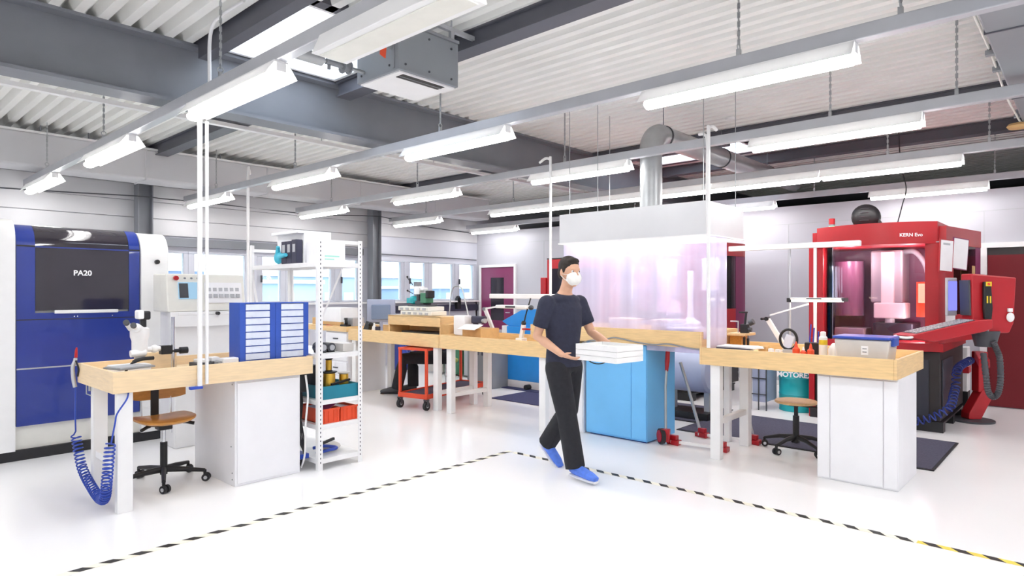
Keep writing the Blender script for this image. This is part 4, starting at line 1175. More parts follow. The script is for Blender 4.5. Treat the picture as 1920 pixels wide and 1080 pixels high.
# ============================================================ hood island
HX0, HX1, HY0, HY1 = 5.4, 6.22, 2.57, 4.24
t = thing('extraction_hood', 'white sheet-metal extraction hood hanging above the curtained bench', 'hood', (5.8, 3.4, 2.0))
m = MB()
th = .006
m.box(HX0, HX0 + th, HY0, HY1, 2.01, 2.312).box(HX1 - th, HX1, HY0, HY1, 2.01, 2.312).box(HX0 + th, HX1 - th, HY0, HY0 + th, 2.01, 2.312).box(HX0 + th, HX1 - th, HY1 - th, HY1, 2.01, 2.312).box(HX0 + th, HX1 - th, HY0 + th, HY1 - th, 2.3, 2.312)
m.build('hood_shell', hood_m, t)
m = MB()
m.box(HX0 - .012, HX0 + .02, HY0 - .012, HY1 + .012, 1.995, 2.0095).box(HX1 - .02, HX1 + .012, HY0 - .012, HY1 + .012, 1.995, 2.0095).box(HX0 + .02, HX1 - .02, HY0 - .012, HY0 + .02, 1.995, 2.0095).box(HX0 + .02, HX1 - .02, HY1 - .02, HY1 + .012, 1.995, 2.0095)
m.build('lower_edge', white_m, t)
for x in (5.6, 5.95):
    MB().box(x, x + .08, HY0 + .15, HY1 - .15, 2.08, 2.14).build('lamp_strip', hoodlamp_m, t, bevel=.01)
each('suspension_wire', galv_m, t, [MB().cyl((x, y, 2.312), (x, y, 3.5), .004, n=8) for x, y in ((5.45, 4.14), (5.45, 3.78), (5.45, 2.62), (6.15, 2.62), (6.15, 4.1))])
t = thing('exhaust_pipe', 'galvanised exhaust pipe rising from the white hood and turning aside', 'pipe', (5.8, 3.35, 2.31))
R_ = .115
PX, PY = 5.9, 3.42
MB().loft([(PX, PY, 2.313), (PX, PY, 2.95)], R_, 28).build('riser_pipe', galv_m, t, True)
MB().loft([(PX + .19 - .19 * math.cos(PI / 2 * k / 10), PY, 2.951 + .2 * math.sin(PI / 2 * k / 10)) for k in range(11)], R_ + .004, 28).build('elbow', galv_m, t, True)
MB().loft([(PX + .19, PY, 3.15), (9.2, PY, 3.15), (10.2, PY, 3.15)], R_, 28).build('cross_pipe', galv_m, t, True)
m = MB()
for x in (6.05, 7.5, 9.0):
    MB().loft([(x + .1, PY, 3.15), (x + .12, PY, 3.15)], R_ + .008, 28).build('clamp_ring', dgrey_m, t, True)
MB().loft([(PX, PY, 2.93), (PX, PY, 2.952)], R_ + .006, 28).build('clamp_ring', grey_m, t, True)
each('hanger_rod', steel_m, t, [MB().cyl((x, PY, 3.27), (x, PY, 3.5), .005, n=8) for x in (6.16, 7.61, 9.11)])
# curtains
def wavy(p0, p1, z0, z1, t_, amp, waves, n=60):
    P0 = Vector(p0); P1 = Vector(p1); d = (P1 - P0); L = d.length; d.normalize(); nn = Vector((-d.y, d.x)); vs = []
    out = []
    for k in range(n + 1):
        u = k / n
        out.append(P0 + d * (L * u) + nn * amp * math.sin(2 * PI * waves * u + .6 * math.sin(5 * u)))
    return MB().shell([(p.x, p.y) for p in out], z0, z1, t_)
t = thing('pvc_curtain', 'milky clear plastic curtain hanging around the white hood', 'curtain', (5.4, 3.4, 1.0))
wavy((5.45, 4.22), (5.45, 2.59), 1.06, 1.994, .002, .004, 5).build('front_sheet', pvc_m, t, True)
wavy((5.44, 3.2), (5.44, 2.63), .925, .974, .002, .002, 3).build('lower_flap', pvc_m, t, True)
wavy((5.4, 2.54), (5.76, 2.54), .96, 1.994, .002, .005, 2).build('side_sheet', pvc_m, t, True)
bench('beech-rimmed bench standing inside the milky curtain', 5.41, 6.2, 2.62, 4.66, .975, 1.125, [(6.1, 2.66, .06, .06), (6.1, 4.56, .06, .06)], [], woodr_m)
t = thing('cabinet', 'light blue steel cabinet under the curtained bench', 'cabinet', (5.75, 3.6, 0))
MB().box(5.49, 6.05, 3.225, 3.95, .015, .97).build('body', sky_m, t, bevel=.004)
MB().box(5.477, 5.489, 3.4, 3.945, .03, .96).box(5.477, 5.489, 3.23, 3.395, .03, .96).build('door', sky_m, t, bevel=.003)
MB().box(5.52, 6.02, 3.25, 3.92, 0, .015).build('plinth', navy_m, t)
t = thing('cabinet', 'white sheet-metal cabinet beside the light blue one, behind the walking man', 'cabinet', (5.75, 4.3, 0))
MB().box(5.47, 6.0, 3.975, 4.56, .0, .785).build('body', cabw_m, t, bevel=.004)
MB().box(5.458, 5.469, 3.98, 4.555, .02, .77).build('door', cabw_m, t, bevel=.003)
t = thing('cable', 'grey cable draped along the beech rim below the curtain', 'cable', (5.36, 3.3, 1.0))
MB().loft(curve([(5.402, 4.05, .9), (5.4, 3.85, .985), (5.4, 3.7, .985), (5.4, 3.55, 1.03), (5.4, 3.3, 1.0), (5.4, 3.1, .985), (5.4, 2.95, 1.0), (5.4, 2.75, .975), (5.402, 2.63, .965)]), .007, 8).build('cable', grey_m, t, True)
t = thing('cable_coil', 'dark coiled cable hanging beside the light blue cabinet', 'cable', (5.44, 4.0, .8))
m = MB()
for k in range(4):
    m.loft([(5.435 - .006 * k, 4.03 + .012 * k + .075 * math.cos(2 * PI * j / 24), .83 + .01 * k + .085 * math.sin(2 * PI * j / 24)) for j in range(24)], .006, 6, closed=True)
m.loft(curve([(5.43, 3.97, .86), (5.43, 3.85, .76), (5.43, 3.7, .76), (5.43, 3.55, .86)]), .006, 7)
m.build('cable', rubber_m, t, True)
for k, y in enumerate((3.62, 3.12)):
    q = thing('glass_dish', ('left' if k == 0 else 'right') + ' one of two shallow round dishes behind the milky curtain', 'dish', (5.75, y, 1.0), 'dishes behind the curtain')
    MB().lathe((5.72, y, 1.052), [(.12, 0), (.16, .06), (.17, .14), (.16, .14), (.15, .06), (.11, .01)], 26).build('dish', clearbox_m, q, True)
    MB().lathe((5.72, y, 1.192), [(.172, 0), (.172, .02), (.05, .03)], 26).build('lid', wood_m, q, True)
t = thing('white_tray', 'flat white tray behind the milky curtain at the bench rim', 'tray', (5.55, 2.9, 1.05))
MB().box(5.46, 5.7, 2.72, 3.0, 1.052, 1.15).build('tray', white_m, t, bevel=.006)
t = thing('desk_lamp', 'white lamp stand behind the milky curtain', 'lamp', (5.9, 3.0, 1.05))
MB().cyl((5.95, 3.0, 1.052), (5.95, 3.0, 1.7), .03).lathe((5.95, 3.0, 1.052), [(.11, 0), (.11, .12), (.03, .18)], 20).build('stand', white_m, t, True)
MB().box(5.9, 6.0, 2.72, 2.86, 1.5, 1.82).build('lamp_head', white_m, t, bevel=.02)

# trolley jack with red feet between the benches
t = thing('rolling_stand', 'low rolling stand with red feet, red wheel and grey poles between the benches', 'stand', (5.7, 2.9, 0))
MB().cyl((5.57, 3.135, .078), (5.6, 3.11, .078), .075, n=26).build('wheel', rubber_m, t, True)
MB().cyl((5.565, 3.14, .078), (5.615, 3.1, .078), .058, n=22).obox((5.6, 3.09, .09), (.06, .09, .12), (0, 0, .3)).build('wheel_cover', red_m, t, True)
MB().loft([(5.63, 3.1, .12), (5.66, 3.12, .55), (5.7, 3.13, .72)], .013, 10).build('pole', galv_m, t, True)
MB().loft([(5.7, 3.13, .7), (5.715, 3.13, .8), (5.71, 3.12, .93)], [.016, .024, .02], 12).build('grip', red_m, t, True)
MB().loft([(6.16, 3.0, .06), (6.13, 3.12, .5), (6.12, 3.2, .75)], .016, 10).build('pole', galv_m, t, True)
MB().bar((5.64, 3.05, .03), (5.72, 2.52, .03), .025, .025).bar((6.12, 3.0, .03), (6.2, 2.42, .03), .025, .025).build('floor_rail', white_m, t)
for (x, y, a) in ((5.66, 3.02, .2), (5.72, 2.56, .2), (6.14, 2.96, -.4), (6.2, 2.45, -.4)):
    m = MB()
    m.prism([(x - .05, y - .06), (x + .05, y - .05), (x + .04, y + .07), (x - .02, y + .08)], 'z', .0, .045)
    m.prism([(x - .03, y - .03), (x + .03, y - .03), (x + .02, y + .05), (x - .01, y + .05)], 'z', .045, .09)
    m.build('foot', red_m, t, bevel=.006)
MB().loft([(6.22, 2.47, .09), (6.2, 2.55, .45), (6.18, 2.6, .7)], .008, 8).build('pole', galv_m, t, True)

# grey rounded tank on legs behind
t = thing('coolant_tank', 'lavender-grey drum-shaped tank lying behind the right bench leg', 'tank', (7.1, 3.5, 0))
MB().loft([(7.02, 3.85, .57), (7.02, 3.82, .57), (7.02, 3.28, .57), (7.02, 3.25, .57)], [.23, .26, .26, .23], 32).build('drum', lav_m, t, True)
MB().box(7.0, 7.08, 3.3, 3.36, .014, .34).box(7.0, 7.08, 3.74, 3.8, .014, .34).build('cradle', rail_m, t)
MB().box(6.85, 7.2, 3.25, 3.85, .013, .09).build('pallet', black_m, t)
for (x0, x1, y0, y1, l) in ((6.28, 7.55, 1.0, 3.3, 'grey carpet mat behind the right bench, at the red machine'), (6.75, 7.75, 3.36, 5.3, 'grey carpet mat behind the light blue cabinet')):
    q = thing('floor_mat', l, 'mat', (x0, y0, 0), 'grey carpet mats')
    MB().box(x0, x1, y0, y1, .001, .012).build('mat', mat_m, q)
    MB().box(x0 - .02, x1 + .02, y0 - .02, y0, .001, .009).box(x0 - .02, x1 + .02, y1, y1 + .02, .001, .009).box(x0 - .02, x0, y0, y1, .001, .009).box(x1, x1 + .02, y0, y1, .001, .009).build('mat_edge', rubber_m, q)

# ============================================================ red milling machines
def mill():
    t = thing('milling_machine', 'red milling machine with curved glass front at the right, next to the red door', 'machine', (7.9, 1.85, 0), 'red milling machines')
    m = MB()
    for x in (8.0, 8.65, 9.25): m.box(x, x + .12, 1.17, 2.5, 0, .09)
    m.box(8.0, 9.4, 1.17, 2.5, .09, .11)
    m.build('pallet', black_m, t)
    MB().box(8.02, 9.6, 1.2, 2.46, .111, .85).build('base', darkbase_m, t, bevel=.008)
    MB().box(8.005, 8.0195, 1.3, 1.85, .16, .76).box(8.1, 8.75, 1.185, 1.1995, .16, .76).build('base_door', slate_m, t, bevel=.006)
    def front(yl, yr, x0, bulge, n=16):
        return [(x0 - bulge * math.sin(PI * (k / n)) ** .8, yl + (yr - yl) * k / n) for k in range(n + 1)]
    # tray and curved bands
    f = front(2.36, 1.27, 8.0, .2)
    MB().prism([(8.05, 2.5)] + [(8.0, 2.5)] + f + [(8.0, 1.17), (9.6, 1.17), (9.6, 2.5)], 'z', .851, .94).build('lower_belt', red_m, t, True)
    MB().prism([(8.0, 2.42)] + front(2.42, 1.22, 8.0, .22) + [(8.0, 1.22), (8.7, 1.22), (8.7, 2.42)], 'z', 2.0, 2.235).build('upper_belt', red_m, t, True)
    MB().shell(front(2.34, 1.33, 8.0, .19), .945, 1.998, .008).build('front_glass', mglass_m, t, True)
    MB().box(8.0, 8.09, 2.35, 2.42, .941, 2.0).box(8.02, 8.12, 2.43, 2.52, .0, 2.03).build('front_post', red_m, t, bevel=.01)
    MB().shell([(7.985, 1.33), (7.975, 1.28), (7.99, 1.21), (8.04, 1.175), (8.12, 1.165)], .941, 2.0, .03).build('corner_post', red_m, t, True)
    MB().box(8.85, 8.9, 1.2, 2.5, .941, 2.0).box(8.12, 8.85, 2.46, 2.5, .941, 2.0).build('rear_lining', redint_m, t)
    def q(x): return 1.165 - (x - 8.12) * .165      # the side runs slightly outward to the rear
    def side(a, b, z0, z1, o=0): return MB().prism([(a, q(a) - o), (b, q(b) - o), (b, q(b) + .015), (a, q(a) + .015)], 'z', z0, z1)
    side(8.121, 8.35, .941, 2.0).build('side_panel', red_m, t)
    side(8.35, 9.05, .941, 1.24).build('side_panel', red_m, t)
    side(8.35, 9.05, 1.2405, 2.0).build('side_glass', mglass_m, t)
    arc = [(9.3 + .2 * math.sin(PI / 2 * k / 8), 1.2 - .21 * math.cos(PI / 2 * k / 8)) for k in range(9)]
    MB().prism([(8.1, 2.5), (8.1, q(8.1) - .012)] + [(9.2, q(9.2) - .012)] + arc + [(9.5, 2.5)], 'z', 2.001, 2.19).build('rear_cap', red_m, t, True)
    MB().prism([(9.051, 2.5), (9.051, q(9.05))] + [(9.2, q(9.2))] + arc + [(9.5, 2.5)], 'z', .941, 2.0).build('rear_cabinet', maroon_m, t, True)
    for (x, y, z, e) in ((8.12, 2.1, 1.85, 5), (8.15, 1.5, 1.85, 6), (8.2, 1.4, 1.1, 4)):
        ld = bpy.data.lights.new('machine_lamp', 'POINT'); ld.energy = e; ld.shadow_soft_size = .06; ld.color = (1, .95, .9)
        lo = bpy.data.objects.new('machine_lamp', ld); COL.objects.link(lo); lo.parent = t
        lo.location = (x - 7.9, y - 1.85, z)
    # spindle column and table
    MB().box(8.42, 8.8, 1.62, 1.95, 1.36, 1.97).build('spindle_column', rail_m, t, bevel=.02)
    MB().box(8.36, 8.42, 1.7, 1.83, 1.3, 1.95).build('column_strip', white_m, t, bevel=.008)
    MB().box(8.33, 8.62, 1.58, 1.9, 1.18, 1.36).cyl((8.42, 1.75, 1.05), (8.42, 1.75, 1.18), .05).build('spindle_head', white_m, t, bevel=.015)
    MB().box(8.3, 8.75, 1.5, 1.9, .945, 1.13).build('table', slate_m, t, bevel=.01)
    MB().box(8.25, 8.6, 1.98, 2.3, .945, 1.06).build('tool_magazine', rail_m, t, bevel=.01)
    MB().cyl((8.5, 2.2, 1.2), (8.5, 2.2, 1.85), .16, n=24).build('tool_drum', redint_m, t, True)
    MB().loft(curve([(8.5, 1.62, 1.95), (8.45, 1.5, 1.94), (8.42, 1.4, 1.8), (8.42, 1.36, 1.62)]), .03, 12).build('hose', grey_m, t, True)
    MB().box(8.5, 8.85, 1.22, 1.5, 1.2, 1.6).build('orange_glow_box', orange_m, t)  # orange box and its panel paint the warm glow inside the machine
    MB().box(8.49, 8.4995, 1.24, 1.48, 1.36, 1.58).build('pale_glow_panel', wood_m, t)
    text('KERN Evo', .05, (7.83, 1.43, 2.09), (PI / 2, 0, -PI / 2 + .42), paper_m, t, bold=.001)
    return t
mill1 = mill()
dup(mill1, (7.9, 1.85 + 2.84, 0), None, 'red milling machine seen through the milky curtain behind the white hood')
t = thing('machine_enclosure', 'stepped red machine housing at the wall, left of the milky curtain', 'machine', (8.2, 6.0, 0))
MB().box(7.95, 9.0, 5.42, 6.5, .1, 2.0).build('housing', red_m, t, bevel=.012)
MB().box(7.93, 9.0, 6.51, 6.62, .0, 1.71).build('side_step', red_m, t, bevel=.008)
MB().box(7.935, 7.9495, 5.5, 6.4, .9, 1.85).build('front_window', smoke_m, t)
MB().box(7.95, 9.0, 5.4, 6.5, 2.0, 2.02).build('top_cover', darkbase_m, t)
MB().box(8.0, 8.95, 5.45, 6.45, 0, .1).build('plinth', black_m, t)

# on and at the right machine
t = thing('signal_light', 'small red and green signal light on top of the right milling machine', 'signal light', (8.3, 2.3, 2.235))
MB().cyl((8.3, 2.34, 2.236), (8.3, 2.34, 2.28), .032).build('base', greenlamp_m, t, True)
MB().cyl((8.3, 2.34, 2.28), (8.3, 2.34, 2.3), .034).build('ring', grey_m, t, True)
MB().cyl((8.3, 2.34, 2.3), (8.3, 2.34, 2.37), .036).build('red_lens', red_m, t, True)
t = thing('desk_fan', 'black round wicker-like fan guard lying tilted on top of the right milling machine', 'fan', (8.3, 2.0, 2.236))
MB().ball((8.3, 1.97, 2.36), (.1, .16, .15), 20, 12, rot=(.5, 0, 0)).build('guard', black_m, t, True)
m = MB()
for k in range(5):
    m.loft([(8.3 + (.102) * math.cos(2 * PI * j / 24), 1.97 + (.12 - .03 * abs(k - 2)) * math.sin(2 * PI * j / 24), 2.27 + .045 * k) for j in range(24)], .004, 5, closed=True)
m.build('guard_ring', dgrey_m, t, True)
MB().obox((8.28, 1.83, 2.3), (.03, .04, .2), (-.5, 0, 0)).build('arm', black_m, t, bevel=.006)
t = thing('cable', 'thin black cable hanging from the ceiling behind the red machine', 'cable', (8.6, 1.9, 2.3))
MB().loft(curve([(8.6, 1.72, 2.24), (8.6, 1.66, 2.5), (8.6, 1.62, 2.7), (8.62, 1.68, 3.0), (8.6, 1.7, 3.5)]), .006, 8).build('cable', rubber_m, t, True)
ca = math.radians(-28)
for k, (x, y, z, w_, tilt, l) in enumerate(((7.86, 1.125, 1.86, .2, .06, 'white sheet in a red frame on the red machine side, left one'), (8.2, 1.05, 1.89, .235, .1, 'white clipboard leaning on the red machine side, right one'))):
    q = thing('clipboard', l, 'clipboard', (x, y, z), 'clipboards on the red machine')
    MB().obox((x, y, z), (w_, .008, .335), (0, tilt, ca)).build('board', red_m if k == 0 else maroon_m, q)
    nx, ny = -math.sin(-ca), -math.cos(ca)
    MB().obox((x + nx * .006, y + ny * .006, z), (w_ - .025, .003, .315), (0, tilt, ca)).build('sheet', paper_m, q)
    MB().bar((x, y, z + .15), (x + .05, y + .09, z + .15), .02, .01).build('hook', grey_m, q)
    if k == 0: MB().obox((x + nx * .0085, y + ny * .0085, z + .12), (w_ - .1, .001, .02), (0, tilt, ca)).build('print', rail_m, q)
t = thing('cardboard_sheet', 'brown cardboard sheet behind the clipboards on the red machine', 'cardboard', (9.0, 1.05, 1.4))
MB().box(8.75, 8.92, 1.0, 1.01, 1.42, 1.78).build('sheet', kraft_m, t)
t = thing('notice', 'small white notice on the red machine under the clipboards', 'notice', (8.36, 1.15, 1.2))
MB().obox((8.2, 1.135, 1.24), (.2, .004, .22), (0, 0, -.3)).build('sheet', paper_m, t)
# swivelling operator console
yaw = math.radians(42.4 - 90)
t = thing('operator_console', 'red swivelling operator console with keyboard shelf and handset', 'console', (7.8, .8, 0), None, yaw, True)
K = .863
def near(m):
    m.v = [(x * K, y * K, 1.5 - (1.5 - z) * K) for x, y, z in m.v]
    return m
def foot(m):
    m.v = [(x + .71, y + 1.044, z) for x, y, z in m.v]
    return m
foot(MB().lathe((-.08, .0, .001), [(.22, 0), (.22, .02), (.06, .03)], 28)).build('foot_plate', dgrey_m, t, True)
foot(MB().prism([(-.16, .03), (-.02, .03), (.12, .3), (.07, .42), (-.01, .36), (-.16, .1)], 'y', -.07, .07)).build('foot_arm', red_m, t, bevel=.01)
foot(MB().box(-.045, .065, -.06, .06, .34, .8)).build('column', red_m, t, bevel=.01)
near(MB().lathe((.01, 0, .861), [(.1, 0), (.14, .17), (.14, .18)], 24)).build('swivel_collar', dgrey_m, t, True)
near(MB().prism([(-.13, 1.02), (-.2, 1.1), (-.21, 1.695), (.3, 1.65), (.27, 1.13), (.22, 1.02)], 'y', -.09, .09)).build('console_head', red_m, t, bevel=.014)
near(MB().prism([(-.93, .965), (-.99, .995), (-.2, 1.175), (-.05, 1.18), (-.05, 1.08), (-.13, 1.045), (-.7, .925)], 'y', -.2, .12)).build('keyboard_shelf', red_m, t, bevel=.01)
kk = []
for k in range(16):
    for j in range(4):
        x = -.86 + k * .04; z = 1.03 + (x + .86) * .229
        kk.append(MB().obox((x, -.14 + j * .06, z), (.028, .04, .012), (0, math.radians(-12.9), 0)))
each('key', rail_m, t, [near(k_) for k_ in kk])
near(MB().obox((-.56, -.04, 1.092), (.68, .27, .008), (0, math.radians(-12.9), 0))).build('key_panel', dgrey_m, t)
near(MB().loft(curve([(-.88, -.16, .99), (-1.0, -.2, .975), (-1.03, -.1, .975), (-1.02, .02, .975), (-.92, .06, .99)]), .014, 10)).build('shelf_handle', white_m, t, True)
near(MB().obox((-.22, 0, 1.42), (.02, .15, .4), (0, -.03, 0))).build('screen_bezel', dgrey_m, t)
near(MB().obox((-.3, .12, 1.43), (.2, .03, .44), (0, 0, .5))).build('display_case', rail_m, t, bevel=.006)
near(MB().obox((-.292, .1, 1.44), (.16, .012, .34), (0, 0, .5))).build('display', screen_m, t)
ARM = MB().bar((.71, 1.044, .76), (.0, .0, .78), .09, .09).build('swing_arm', red_m, t, bevel=.01)
h = near(MB().prism([(-.08, 1.12), (-.1, 1.3), (-.1, 1.6), (-.02, 1.6), (-.0, 1.3), (-.02, 1.12)], 'y', -.135, -.095)).build('handset', black_m, t, bevel=.01)
near(MB().box(-.085, -.02, -.139, -.1355, 1.55, 1.6).box(-.075, -.06, -.139, -.1355, 1.36, 1.44).box(-.04, -.025, -.139, -.1355, 1.36, 1.44)).build('handset_keys', yellow_m, h)
near(MB().ball((-.052, -.14, 1.575), (.016, .008, .016), 12, 8)).build('handset_stop', orange_m, h, True)
near(MB().loft(curve([(-.05, -.115, 1.13), (-.045, -.11, 1.03), (-.04, -.08, .96)]), .012, 8)).build('handset_plug', grey_m, h, True)
near(MB().ball((.22, -.1, 1.2), (.045, .02, .055), 14, 10).box(.19, .24, -.11, -.092, 1.26, 1.3)).build('white_knob', white_m, t, True)
t = thing('corrugated_hose', 'dark corrugated hose hanging in a loop at the operator console', 'hose', (7.8, .8, 0), None, yaw, True)
path = curve([(-.1, -.12, .8), (-.1, -.16, .55), (-.085, -.17, .38), (-.03, -.17, .31), (.03, -.17, .36), (.055, -.17, .52), (.06, -.15, .74), (.04, -.13, .84), (.0, -.13, .93)], 12)
m = MB(); m.loft(path, [.034 if k % 2 else .027 for k in range(len(path))], 14)
near(m).build('hose', dgrey_m, t, True)
t = thing('coiled_hose', 'dark blue coiled hose trailing down beside the dark machine base', 'hose', (8.6, 1.1, .3))
pth = curve([(9.0, 1.05, .7), (8.6, 1.1, .66), (8.42, 1.11, .6), (8.36, 1.11, .46), (8.22, 1.11, .38), (8.02, 1.12, .27), (7.94, 1.25, .17), (7.92, 1.42, .1), (7.9, 1.6, .06)], 8)
MB().loft(coil(pth, .038, 30, 12), .008, 6).build('hose', dhose_m, t, True)
t = thing('filter_unit', 'small white and red filter unit between dark machine base and console', 'filter', (9.3, 1.1, 0))
MB().box(9.61, 9.8, 1.15, 1.35, .25, .8).build('housing', white_m, t, bevel=.01)
MB().box(9.6, 9.81, 1.14, 1.36, .48, .56).build('band', red_m, t)
MB().box(9.61, 9.8, 1.15, 1.35, 0, .25).build('base', black_m, t)
# drum
t = thing('oil_drum', 'turquoise oil drum with white lettering beside the right bench cupboard', 'drum', (8.4, 2.75, 0))
MB().lathe((8.35, 2.76, .0), [(.21, .0), (.215, .01), (.21, .02), (.21, .2), (.218, .21), (.21, .22), (.21, .4), (.218, .41), (.21, .42), (.21, .585), (.216, .595), (.2, .6), (.19, .585)], 36).build('drum', tealdrum_m, t, True)
text('MOTOREX', .085, (8.133, 2.72, .46), (PI / 2, 0, -PI / 2 + .15), paper_m, t, bold=.003)
MB().box(8.128, 8.136, 2.62, 2.7, .5, .53).build('emblem', yellow_m, t)
t = thing('ibc_rack', 'grey wire-framed container behind the right bench', 'container', (8.3, 3.2, 0))
MB().box(8.02, 8.4, 3.03, 3.2, .1, .62).build('container', lav_m, t, bevel=.01)
m = MB()
for z in (.2, .4, .6): m.bar((8.0, 3.01, z), (8.0, 3.21, z), .012, .012)
for y in (3.015, 3.11, 3.205): m.bar((8.0, y, 0), (8.0, y, .66), .012, .012)
m.build('wire_frame', dgrey_m, t)

# ============================================================ right bench
bench('beech workbench at the right with the blue-lidded box', 5.37, 6.36, 1.07, 2.62, .838, .99,
      [(5.395, 2.44, .07, .09), (6.05, 2.45, .08, .09)], [((5.45, 2.485, .33), (6.06, 2.495, .33))], woodr_m)
t = thing('cupboard', 'white sheet-metal cupboard standing under the right workbench', 'cupboard', (5.75, 1.35, 0))
MB().box(5.445, 6.1, 1.075, 1.645, 0, .837).build('body', cabw_m, t, bevel=.004)
MB().box(5.434, 5.4445, 1.175, 1.545, .012, .82).build('door', cabw_m, t, bevel=.004)
MB().box(5.436, 5.4445, 1.08, 1.17, .012, .82).box(5.436, 5.4445, 1.55, 1.64, .012, .82).build('side_strip', cabw_m, t, bevel=.003)
RZ = .914
t = thing('storage_box', 'clear plastic storage box with blue lid on the right bench', 'box', (5.65, 1.33, RZ))
MB().prism([(1.165, RZ + .001), (1.145, 1.118), (1.535, 1.118), (1.515, RZ + .001)], 'x', 5.5, 5.78).build('box', clearbox_m, t, bevel=.012)
MB().box(5.485, 5.795, 1.135, 1.545, 1.12, 1.142).build('lid', hose_m, t, bevel=.008)
MB().box(5.56, 5.72, 1.125, 1.15, 1.07, 1.135).build('latch', blue_m, t, bevel=.005)
MB().box(5.4985, 5.4998, 1.29, 1.34, 1.0, 1.07).build('label', paper_m, t)
MB().box(5.4975, 5.4984, 1.3, 1.33, 1.045, 1.052).box(5.4975, 5.4984, 1.3, 1.33, 1.02, 1.027).build('print', grey_m, t)
t = thing('spray_can', 'white and yellow spray can on the right bench beside the clear box', 'can', (5.75, 1.7, RZ))
MB().lathe((5.75, 1.69, RZ + .001), [(.03, 0), (.033, .005), (.033, .19), (.02, .205)], 20).build('can', white_m, t, True)
MB().lathe((5.75, 1.69, RZ + .13), [(.0335, 0), (.0335, .04)], 20).build('yellow_band', yellow_m, t, True)
MB().lathe((5.75, 1.69, RZ + .205), [(.022, 0), (.022, .03), (.015, .035)], 16).build('cap', white_m, t, True)
for k, (y, hh, r, l) in enumerate(((1.9, .14, .03, 'left one of the orange nozzle bottles on the right bench'), (1.84, .1, .026, 'middle one of the orange nozzle bottles on the right bench'), (1.78, .13, .028, 'right one of the orange nozzle bottles, beside the spray can'))):
    q = thing('bottle', l, 'bottle', (5.72, y, RZ), 'orange nozzle bottles')
    MB().lathe((5.72, y, RZ + .001), [(r, 0), (r, hh * .6), (r * .5, hh * .7), (r * .45, hh * .75)], 14).build('bottle', orange_m, q, True)
    MB().lathe((5.72, y, RZ + .001 + hh * .75), [(r * .5, 0), (r * .3, hh * .2), (r * .12, hh * .3)], 12).build('nozzle', orange_m if k != 1 else white_m, q, True)
t = thing('white_jug', 'white round jug between spray can and clear box', 'jug', (5.85, 1.6, RZ))
MB().lathe((5.84, 1.62, RZ + .001), [(.04, 0), (.055, .03), (.055, .09), (.03, .13), (.02, .14)], 18).build('jug', white_m, t, True)
t = thing('tool_holder', 'small black tool holder behind the orange bottles', 'holder', (5.95, 1.85, RZ))
MB().box(5.93, 6.03, 1.78, 1.9, RZ + .001, 1.04).build('holder', black_m, t, bevel=.006)
m = MB()
for k, y in enumerate((1.8, 1.84, 1.87)): m.cyl((5.98, y, 1.04), (5.98 + .01 * k, y - .005, 1.14 + .03 * k), .006, n=8)
m.build('pens', hose_m, t)
t = thing('magnifier_ring', 'black ring magnifier standing on the right bench before the white wall', 'magnifier', (6.0, 2.0, RZ))
m = MB(); m.loft([(6.0, 2.06 + .075 * math.cos(2 * PI * k / 28), 1.055 + .09 * math.sin(2 * PI * k / 28)) for k in range(28)], .012, 10, closed=True)
m.build('ring', black_m, t, True)
MB().obox((6.005, 2.06, 1.03), (.02, .08, .13), (.3, 0, 0)).build('back_plate', drawer_m, t, bevel=.004)
MB().box(5.96, 6.05, 2.0, 2.1, RZ + .001, .965).build('foot', rail_m, t, bevel=.004)
t = thing('wooden_block', 'small wooden block by the foot of the jointed lamp, right bench', 'block', (5.7, 2.15, RZ))
MB().box(5.7, 5.78, 2.15, 2.22, RZ + .001, 1.005).build('block', kraft_m, t, bevel=.004)
t = thing('desk_lamp', 'white jointed bench lamp with lit head on the right bench', 'lamp', (6.2, 2.2, RZ))
MB().lathe((6.3, 2.18, RZ + .001), [(.05, 0), (.05, .015), (.02, .02)], 18).build('foot', white_m, t, True)
MB().bar((6.3, 2.18, .93), (6.3, 2.36, 1.22), .03, .045).build('lower_arm', white_m, t, bevel=.004)
MB().cyl((6.27, 2.365, 1.225), (6.33, 2.365, 1.225), .02).cyl((6.27, 2.41, 1.222), (6.33, 2.41, 1.222), .012).build('joint', black_m, t, True)
MB().bar((6.3, 2.34, 1.26), (6.3, 1.98, 1.375), .01, .014).build('upper_arm', white_m, t)
MB().box(6.24, 6.36, 1.68, 2.13, 1.415, 1.435).build('lamp_head', white_m, t, bevel=.006)
MB().box(6.25, 6.35, 1.69, 2.12, 1.396, 1.414).build('lamp_glow', benchlamp_m, t)
MB().box(6.236, 6.2395, 1.85, 1.98, 1.42, 1.43).box(6.24, 6.36, 1.655, 1.679, 1.4, 1.435).build('switch', dgrey_m, t)
t = thing('light_bar', 'white horizontal light bar on two posts above the right bench', 'light', (6.3, 2.1, 1.92))
MB().box(6.28, 6.34, 1.54, 2.75, 1.9, 1.95).build('bar', white_m, t, bevel=.006)
MB().cyl((6.33, 2.16, RZ), (6.33, 2.16, 1.9), .01).cyl((6.33, 2.16, 1.95), (6.33, 2.16, 1.98), .008).build('post', rail_m, t, True)
MB().cyl((6.31, 1.925, 1.0), (6.31, 1.925, 1.9), .014).build('post', white_m, t, True)
MB().box(6.3, 6.35, 2.14, 2.18, 1.39, 1.43).build('clip', black_m, t)
t = thing('wooden_stand', 'wooden box stand with small microscope fittings at the left of the right bench', 'stand', (6.0, 2.55, RZ))
MB().box(5.95, 6.1, 2.48, 2.59, RZ + .001, 1.07).build('box', ply_m, t, bevel=.003)
MB().box(5.9, 6.15, 2.42, 2.6, 1.071, 1.095).build('top_board', plyl_m, t, bevel=.003)
t = thing('stand_fixture', 'black stereo fixture with upright on the wooden box stand', 'fixture', (6.0, 2.45, 1.1))
